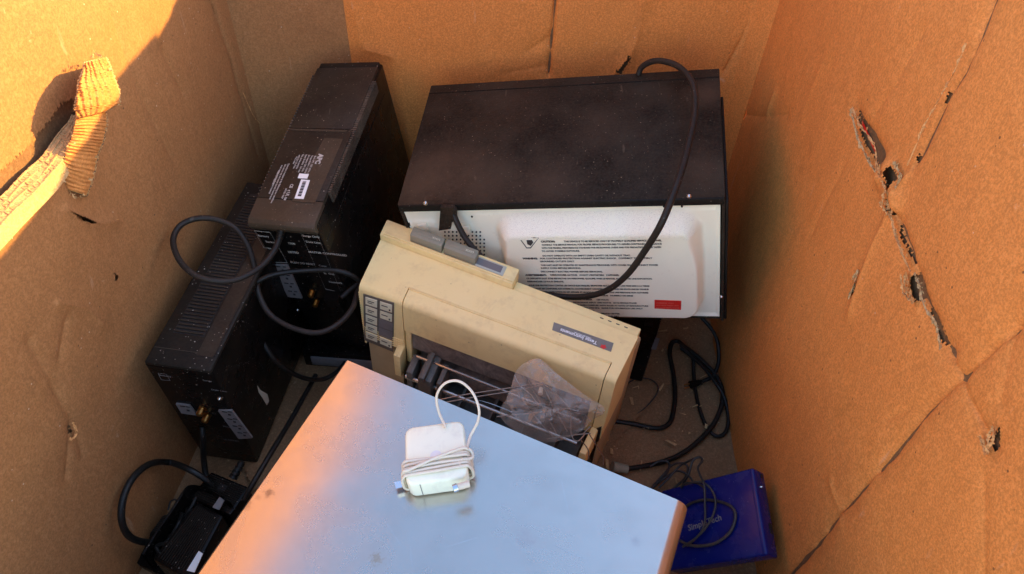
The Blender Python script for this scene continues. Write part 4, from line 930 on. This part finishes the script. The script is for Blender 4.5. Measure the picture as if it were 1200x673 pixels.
MB(CH).bm(b).build('charger_body',M['wgloss'],r,angle=50); b.free()
MB(CH).box(w*.22,w*.222+.0006,-.0004,.002,-h+.002,-.002).build('shell_seam',M['greyp'],r)
# worn round mark where the emblem was
mb=MB(CH); c_=CH.loc(511,534,2,0); mb.cyl((c_[0],c_[1],-.0005),(c_[0],c_[1],.00015),.006,n=28); mb.build('round_mark',M['whitel'],r)
mb=MB(CH); rw=.0016
for k,(y0,y1,o) in enumerate(((.013,.016,.0),(.017,.019,.0004),(.021,.027,.0008),(.025,.024,.0015),(.014,.030,.0035),(.010,.012,.0))):
    e=.0016+rw*.6*k*.3; z1=rw+o; z0=-h-.0014
    P=[(-e-rw,y0,-h/2),(-e*.5,y0,z1-.002),(.006,y0+.0003,z1),(w*.5,(y0+y1)/2+.001*math.sin(k*2),z1+.0006),(w-.006,y1,z1),(w+e*.5,y1,z1-.002),(w+e+rw,y1,-h/2),(w+.0,y1+.001,z0+.001),(w*.5,(y0+y1)/2,z0+.001),(0,y0,z0+.001)]
    mb.tube(P,rw,8,6,closed=True)
mb.tube([(w*.95,.031,rw),(w*1.06,.030,.001),(w*1.10,.026,-.002),(w*1.08,.021,-.001),(w*.93,.0185,rw*2.2)],rw,8,6)
mb.build('wrapped_cable',M['cord_w'],r,angle=80)
def ct(x,y,z):
    r_=ray(x,y); return CAM+r_*(np.dot(f0+nz*z-CAM,nz)/np.dot(r_,nz))
lp=[ct(522,500,.028),ct(514,482,.035),ct(512,463,.05),ct(522,449,.062),ct(538,447,.066),ct(553,459,.06),ct(561,478,.05),ct(560,494,.038),ct(551,512,.026),ct(546,530,.024),ct(538,545,.028)]
MB().tube(lp,.0014,9,8).build('cable_loop',M['cord_w'],r,angle=80)
p0=ct(550,567,.026); p1=ct(536,571,.027); p2=ct(531,573,.027)
mb=MB().cyl(p0,p1,.0034,n=16); mb.build('plug_barrel',M['cord_w'],r); MB().cyl(p1,p2,.0042,n=12).build('magnetic_connector',M['brass'] if 0 else M['chrome'],r)
mb=MB(); a=ct(473,566,.010); 
mb.add([ct(462,565,.008),ct(473,563,.008),ct(475,570,.008),ct(464,573,.008),ct(462,565,.004),ct(473,563,.004),ct(475,570,.004),ct(464,573,.004)],[[0,1,2,3],[4,5,6,7],[0,1,5,4],[1,2,6,5],[2,3,7,6],[3,0,4,7]])
pg=mb.build('wall_prong',M['chrome'],r)
# ------------------------------------------------------------ blue drive
w,d,h=DR.w,DR.d,DR.h
r=thing('hard_drive',DR(( w/2,d/2,-h)),'glossy blue external hard drive leaning against the right wall','hard drive')
MB(DR).box(0,w,0,d,-h,0,.0035,3).build('drive_case',M['blue'],r)
MB(DR).box(w-.0065,w-.0050,.002,d-.002,-.0002,.0007,.0003).build('edge_trim',M['blue'],r)
mb=MB(DR); c=DR.loc(903,620,0,w); mb.box(w-.0002,w+.0008,c[1]-.007,c[1]+.007,c[2]-.003,c[2]+.003,.0003); 
mb.build('usb_port',M['slot'],r); c2_=DR.loc(892,558,0,w); MB(DR).cyl((w-.001,c2_[1],c2_[2]),(w+.0008,c2_[1],c2_[2]),.0025,n=12).build('power_jack',M['slot'],r)
screw(DR,891,571,0,w,r,.0018,1); 
o_=DR.loc(807,622.5,2,0); e_=DR.loc(846,609.5,2,0); xd_=(e_-o_); L0=np.linalg.norm(xd_); xd_/=L0; ud=np.cross(np.array([0,0,1.]),xd_)
V_,F_=text2d('SimpleTech',.016,.0003); wd=max(v[0] for v in V_)
MB(DR).add([o_+xd_*v[0]*L0/wd+ud*v[1]*L0/wd+np.array([0,0,.0004]) for v in V_],F_).build('brand_print',M['greyp'],r,smooth=False)
dz=lambda x,y,z=.004:DR(DR.loc(x,y,2,z))
# thin wires lying over the drive
t=thing('thin_usb_cable',dz(820,610),'thin black cable looped over the blue drive','cable')
mb=MBS(t)
mb.tube([dz(800,641,.005),dz(815,631,.006),dz(829,616,.007),dz(838,596,.007),dz(836,578,.007),dz(824,566,.008),dz(806,566,.009)],.0017,8,7)
mb.tube([dz(797,634),dz(808,639),dz(822,640),dz(840,636),dz(856,623),dz(862,605),dz(857,594),dz(843,588),dz(826,586),dz(812,589),dz(802,595)],.0022,8,7)
mb.tube([dz(805,640),dz(820,626,.006),dz(826,611,.007),dz(826,590,.009),dz(825,568,.012),atz(820,556,.10),atz(818,548,.095),atz(823,540,.09),atz(820,536,.085),atz(812,540,.08),atz(807,556,.07),atz(800,568,.05)],.0017,8,7)
mb.tube([atz(772,572,.03),atz(784,560,.04),atz(796,547,.05),atz(808,540,.07),atz(815,537,.08)],.0017,8,7)
mb.tube([atz(760,575,.02),atz(776,562,.02),atz(784,548,.02),atz(782,541,.02),atz(772,541,.02),atz(762,547,.015)],.002,8,7)
pass
t=thing('thin_usb_cable',atz(800,560,.01),'tangle of thin black cables on the cardboard floor behind the blue drive','cable')
mb=MBS(t)
mb.tube([atz(775,585,.015),atz(790,572,.02),atz(803,560,.02),atz(806,548,.02),atz(800,543,.02),atz(788,545,.02),atz(778,556,.015),atz(765,570,.01)],.002,8,7)
mb.tube([atz(765,572,.012),atz(778,561,.03),atz(795,552,.03),atz(809,560,.03),atz(815,575,.03)],.0018,8,7)
mb.tube([dz(798,572,.004),dz(803,567,.006),dz(815,566,.006),dz(826,572,.005)],.0016,8,6)
pass
# ------------------------------------------------------------ floor cables on the right
F1=[(650,470,.02),(690,488,.015),(717,493,.012),(742,497,.009),(770,502,.008),(784.6,495.6,.008),(790,477,.008),(791,458,.01),(789,437,.012),(785,416,.015),(787,403,.018),(794,400,.02),(803,407,.022),(822,422,.022),(840,442,.02),(847,466,.015),(838,494,.012),(818.5,517,.010),(793,535,.009),(762,545,.009),(733,550,.012)]
t=thing('thick_black_cord',atz(790,470,0),'long thick black cord looping over the bare cardboard floor','cable'); MB().tube([atz(*p) for p in F1],.0042,12,8).build('cord_sheath',M['cable'],t,angle=80)
MB().cyl(atz(735,550,.014),atz(718,547,.02),.0075,.0085,18).build('pale_plug',M['greyblk'],t)
F2=[(797,404,.028),(806,412,.026),(812,420,.022),(813,438,.012),(815,458,.008),(820,480,.007),(828,500,.007),(839,511,.007),(849,508,.008),(853.5,495,.010),(852,478,.014),(847,462,.022),(838,448,.028),(824,430,.026),(808,416,.024),(798,408,.026)]
t=thing('thin_black_cord',atz(830,480,0),'thinner black cord forming a long loop beside the right wall','cable'); MB().tube([atz(*p) for p in F2],.0034,10,8).build('cord_sheath',M['cable'],t,angle=80)
F3=[(812,360,.10),(821,371,.085),(834,386,.07),(841,402,.05),(842,424,.03),(836,440,.02),(826,446,.014),(818,449,.012)]
t=thing('plugged_cord',atz(835,430,0),'short black cord ending in a two pin plug under the microwave corner','cable'); MB().tube([atz(*p) for p in F3],.0036,10,8).build('cord_sheath',M['cable'],t,angle=80)
MB().cyl(atz(822,448,.013),atz(809,451,.013),.005,.0075,12).build('plug_body',M['black'],t)
mb=MB(); mb.cyl(atz(808,450,.015),atz(802,451,.015),.0012,n=6); mb.cyl(atz(808,454,.010),atz(802,455,.010),.0012,n=6); mb.build('plug_pin',M['brass'],t)
t=thing('thin_bare_wire',atz(750,450,0),'very thin dark wire arching over the floor beside the printer','cable')
MB().tube([atz(*p) for p in ((736,449,.012),(746,444,.012),(760,444,.012),(770,451,.012),(770,461,.010),(757,477,.008),(740,490,.006),(715,510,.006))],.0012,7,7).build('wire_sheath',M['thin'],t)
# black modem below the microwave
z_=.055; P=[atz(690,372,z_),atz(776,372,z_),atz(757,430,z_),atz(700,415,z_)]
t=thing('black_modem',(*((P[0]+P[2])/2)[:2],.01),'small black modem on the floor in the shadow below the microwave','modem')
def slab(P,z0,z1,bev=.003):
    b=bmesh.new(); vs=[b.verts.new((p[0],p[1],z1)) for p in P]; f=b.faces.new(vs); rg=bmesh.ops.extrude_face_region(b,geom=[f])
    for v in rg['geom']:
        if isinstance(v,bmesh.types.BMVert): v.co.z=z0
    bmesh.ops.bevel(b,geom=b.edges[:],offset=bev,segments=2,profile=.5,affect='EDGES'); bmesh.ops.recalc_face_normals(b,faces=b.faces); m_=MB().bm(b); b.free(); return m_
slab(P,.01,.055).build('housing',M['black'],t)
def zquad(P,z,th=.0006):
    V=[atz(x,y,z) for x,y in P]; n=len(V); return MB().add([v-[0,0,.0004] for v in V]+[v+[0,0,th] for v in V],[list(range(n)),list(range(n,2*n))]+[[i,(i+1)%n,n+(i+1)%n,n+i] for i in range(n)])
zquad([(768,396),(773,397),(769,410),(763,409)],.0555).build('paper_label',M['greyp'],t)
zquad([(755,378),(766,379),(765,383),(755,382)],.0555).build('small_vent',M['slot'],t)
# ------------------------------------------------------------ power adapters, bottom left
def brick(name,label,pix4,z0,z1,ribs,rdir,group='black power adapters'):
    P=[atz(x,y,z1) for x,y in pix4]; c=sum(P)/4; t=thing(name,(c[0],c[1],z0),label,'adapter',group)
    slab(P,z0,z1,.004).build('housing',M['black'],t); mb=MB()
    a,b_,c_,e_=P
    for k in range(ribs):
        u=.08+.84*(k+.5)/ribs
        if rdir: s0=a*(1-u)+b_*u; s1=e_*(1-u)+c_*u
        else: s0=a*(1-u)+e_*u; s1=b_*(1-u)+c_*u
        q0=s0*.94+s1*.06; q1=s0*.06+s1*.94; mb.tube([q0+[0,0,.0004],q1+[0,0,.0004]],.0011,6,1)
    mb.build('cooling_rib',M['btop2'],t); return t
t1=brick('power_adapter','ribbed black power adapter nearest the lower battery backup',[(247,552),(293,571),(270,604),(222,583)],.03,.075,13,False)
m_=MB(); boot(m_,atz(273,560,.07),atz(284,541,.085),.007,.0055,4); m_.build('strain_relief',M['cable'],t1)
zquad([(259,567),(267,570),(262,577),(254,574)],.0755).build('rating_patch',M['slot'],t1)
t2=brick('power_adapter','larger black ribbed adapter with a white label in the lower left corner',[(231,588),(262,604),(222,680),(178,655)],.03,.082,14,True)
zquad([(233,646),(238,649),(228,671),(219,669)],.0835,.0008).build('white_label',M['whitel'],t2)
zquad([(258,582),(264,585),(257,598),(249,595)],.088,.001).build('shiny_clip',M['greyp'],t2)
# open black tray around it
t=thing('plastic_tray',atz(215,620,.01),'open black plastic tray with rounded corner holding a power adapter','tray')
P=[(224,569,.09),(236,570,.092),(250,576,.092),(266,588,.09)]
rim=[(165,650,.07),(180,626,.075),(200,597,.08),(215,574,.085),(222,569,.088),(233,570,.09),(250,577,.09),(268,590,.09)]
mb=MB(); R3=[atz(*p) for p in rim]; Q=spline(R3,6); V=[];F=[]
for i,p in enumerate(Q):
    V+=[p+[0,0,0],p+[.002,.0,.0015],p+[.004,0,0],p+[.004,0,-.05],p+[0,0,-.05]]
    if i:
        b0=5*i
        for e in range(5): F.append([b0-5+e,b0-5+(e+1)%5,b0+(e+1)%5,b0+e])
mb.add(V,F); mb.build('tray_wall',M['black'],t,angle=50)
slab([atz(222,572,.02),atz(300,600,.02),atz(240,700,.02),atz(150,655,.02)],.004,.02,.002).build('tray_floor',M['black'],t)
mb=MB()
rr=np.random.RandomState(3)
for k in range(5):
    P=[]; x,y=226,590
    for i in range(9): P.append(atz(232-i*5.2+rr.randn()*4,588+i*8+rr.randn()*4,.055+rr.rand()*.02))
    mb.tube(P,.0028,8,6)
tb=thing('coiled_lead',atz(205,625,.05),'bundle of thin black leads crammed in the black tray','cable'); mb.build('lead_sheath',M['cable'],tb,angle=80)
mb=MB(); P=[]
for k in range(60):
    a=k*.75; c=atz(196-k*.25,610+k*.35,.05); P.append(c+np.array([.007*math.cos(a),.004*math.sin(a),.008*math.sin(a)]))
mb.tube(P,.0016,7,3); mb.tube([atz(197,598,.07),atz(200,588,.075),atz(206,586,.078),atz(207,594,.07),atz(200,600,.06)],.0013,7,6)
tc=thing('coiled_handset_cord',atz(190,615,.03),'small tightly coiled black cord between the left wall and the tray','cable'); mb.build('cord_sheath',M['cable'],tc,angle=80)
F4=[(238,520,.12),(239.5,543,.10),(243,562,.095),(249,580,.08)]
F5=[(250,572,.07),(241,562,.085),(221,550,.10),(198,542,.115),(175.5,544,.12),(156,560,.12),(144.5,584,.11),(142.5,609,.10),(150,627,.085),(164,634.5,.07),(180,636,.06)]
t=thing('looped_black_cord',atz(170,590,0),'thick black cord arching out in a loop against the left wall','cable'); MB().tube([(atz(*p) if p[0]>205 else at(p[0],p[1],0,-.5125)) for p in F5],.0046,12,8).build('cord_sheath',M['cable'],t,angle=80)
F6=[(370,440,.05),(345,485,.08),(325.5,518,.11),(311,542,.12),(297,566,.12),(286,585,.10)]
t=thing('stiff_black_cord',atz(320,520,0),'black cord hugging the left edge of the steel case','cable'); MB().tube([atz(*p) for p in F6],.004,10,8).build('cord_sheath',M['cable'],t,angle=80)
# ------------------------------------------------------------ crumbs of paper and dust on the floor
mb=MB(); rr=np.random.RandomState(11)
for k in range(420):
    if k<260: x=rr.uniform(.08,.36); y=rr.uniform(.42,1.0)
    else: x=rr.uniform(-.52,-.2); y=rr.uniform(.25,.75)
    s_=.0006+.0016*rr.rand()**3; z=.006+.002; q_=rr.randn(4,3)*s_; q_[:,2]=abs(q_[:,2])*.6
    mb.add([np.array([x,y,z])+e for e in q_],[[0,1,2],[0,2,3],[0,3,1],[1,3,2]])
for k in range(60):
    x,y=(rr.uniform(.10,.35),rr.uniform(.55,1.0)) if k<42 else (rr.uniform(-.50,-.40),rr.uniform(.30,.5)); a=rr.uniform(0,6.28); L0=rr.uniform(.003,.011); W0=rr.uniform(.0006,.003); u_=np.array([math.cos(a),math.sin(a),.15*rr.randn()]); v_=np.array([-math.sin(a),math.cos(a),0]); c=np.array([x,y,.0105])
    mb.add([c-u_*L0-v_*W0,c+u_*L0*.7-v_*W0*1.2,c+u_*L0+v_*W0*.4+[0,0,.001],c-u_*L0*.8+v_*W0],[[0,1,2,3]])
o=mb.build('paper_crumbs',M['cardi'],None,smooth=False); tag(o,'crumbs of paper and grit scattered on the cardboard floor','debris',kind='stuff')
# ------------------------------------------------------------ ground outside, sun, sky
n=N('concrete_yard'); c=n.mix(n.ramp(n.noise(2,6,.6),.3,.7),(.62,.52,.40),(.52,.43,.33)); n.set(Base_Color=c,Roughness=.85)
mb=MB(); mb.add([(-60,-60,-.03),(60,-60,-.03),(60,60,-.03),(-60,60,-.03)],[[0,1,2,3]]); o=mb.build('ground',n.m,None,smooth=False); o['kind']='structure'
w_=bpy.data.worlds.new('World'); S.world=w_; w_.use_nodes=True; nt=w_.node_tree; bg=nt.nodes['Background']; sky=nt.nodes.new('ShaderNodeTexSky'); sky.sky_type='NISHITA'; sky.sun_disc=False
el=math.asin(SUN[2]); az=math.atan2(SUN[0],SUN[1]); sky.sun_elevation=el; sky.sun_rotation=az
nt.links.new(sky.outputs[0],bg.inputs[0]); bg.inputs[1].default_value=.15
ld=bpy.data.lights.new('sun','SUN'); ld.energy=3.0; ld.angle=math.radians(.5); ld.color=(1,.64,.18); lo=bpy.data.objects.new('sun',ld); COL.objects.link(lo)
lo.rotation_euler=Vector((-SUN).tolist()).to_track_quat('-Z','Y').to_euler(); lo.location=(3,1,2)
S.render.engine='CYCLES'; S.cycles.max_bounces=10; S.cycles.caustics_reflective=True; S.cycles.caustics_refractive=False; S.cycles.sample_clamp_indirect=12; S.cycles.diffuse_bounces=6; S.cycles.transparent_max_bounces=12
S.view_settings.view_transform='Standard'; S.view_settings.look='None'; S.view_settings.exposure=2.4; S.view_settings.gamma=1
S.render.resolution_x=1024; S.render.resolution_y=574
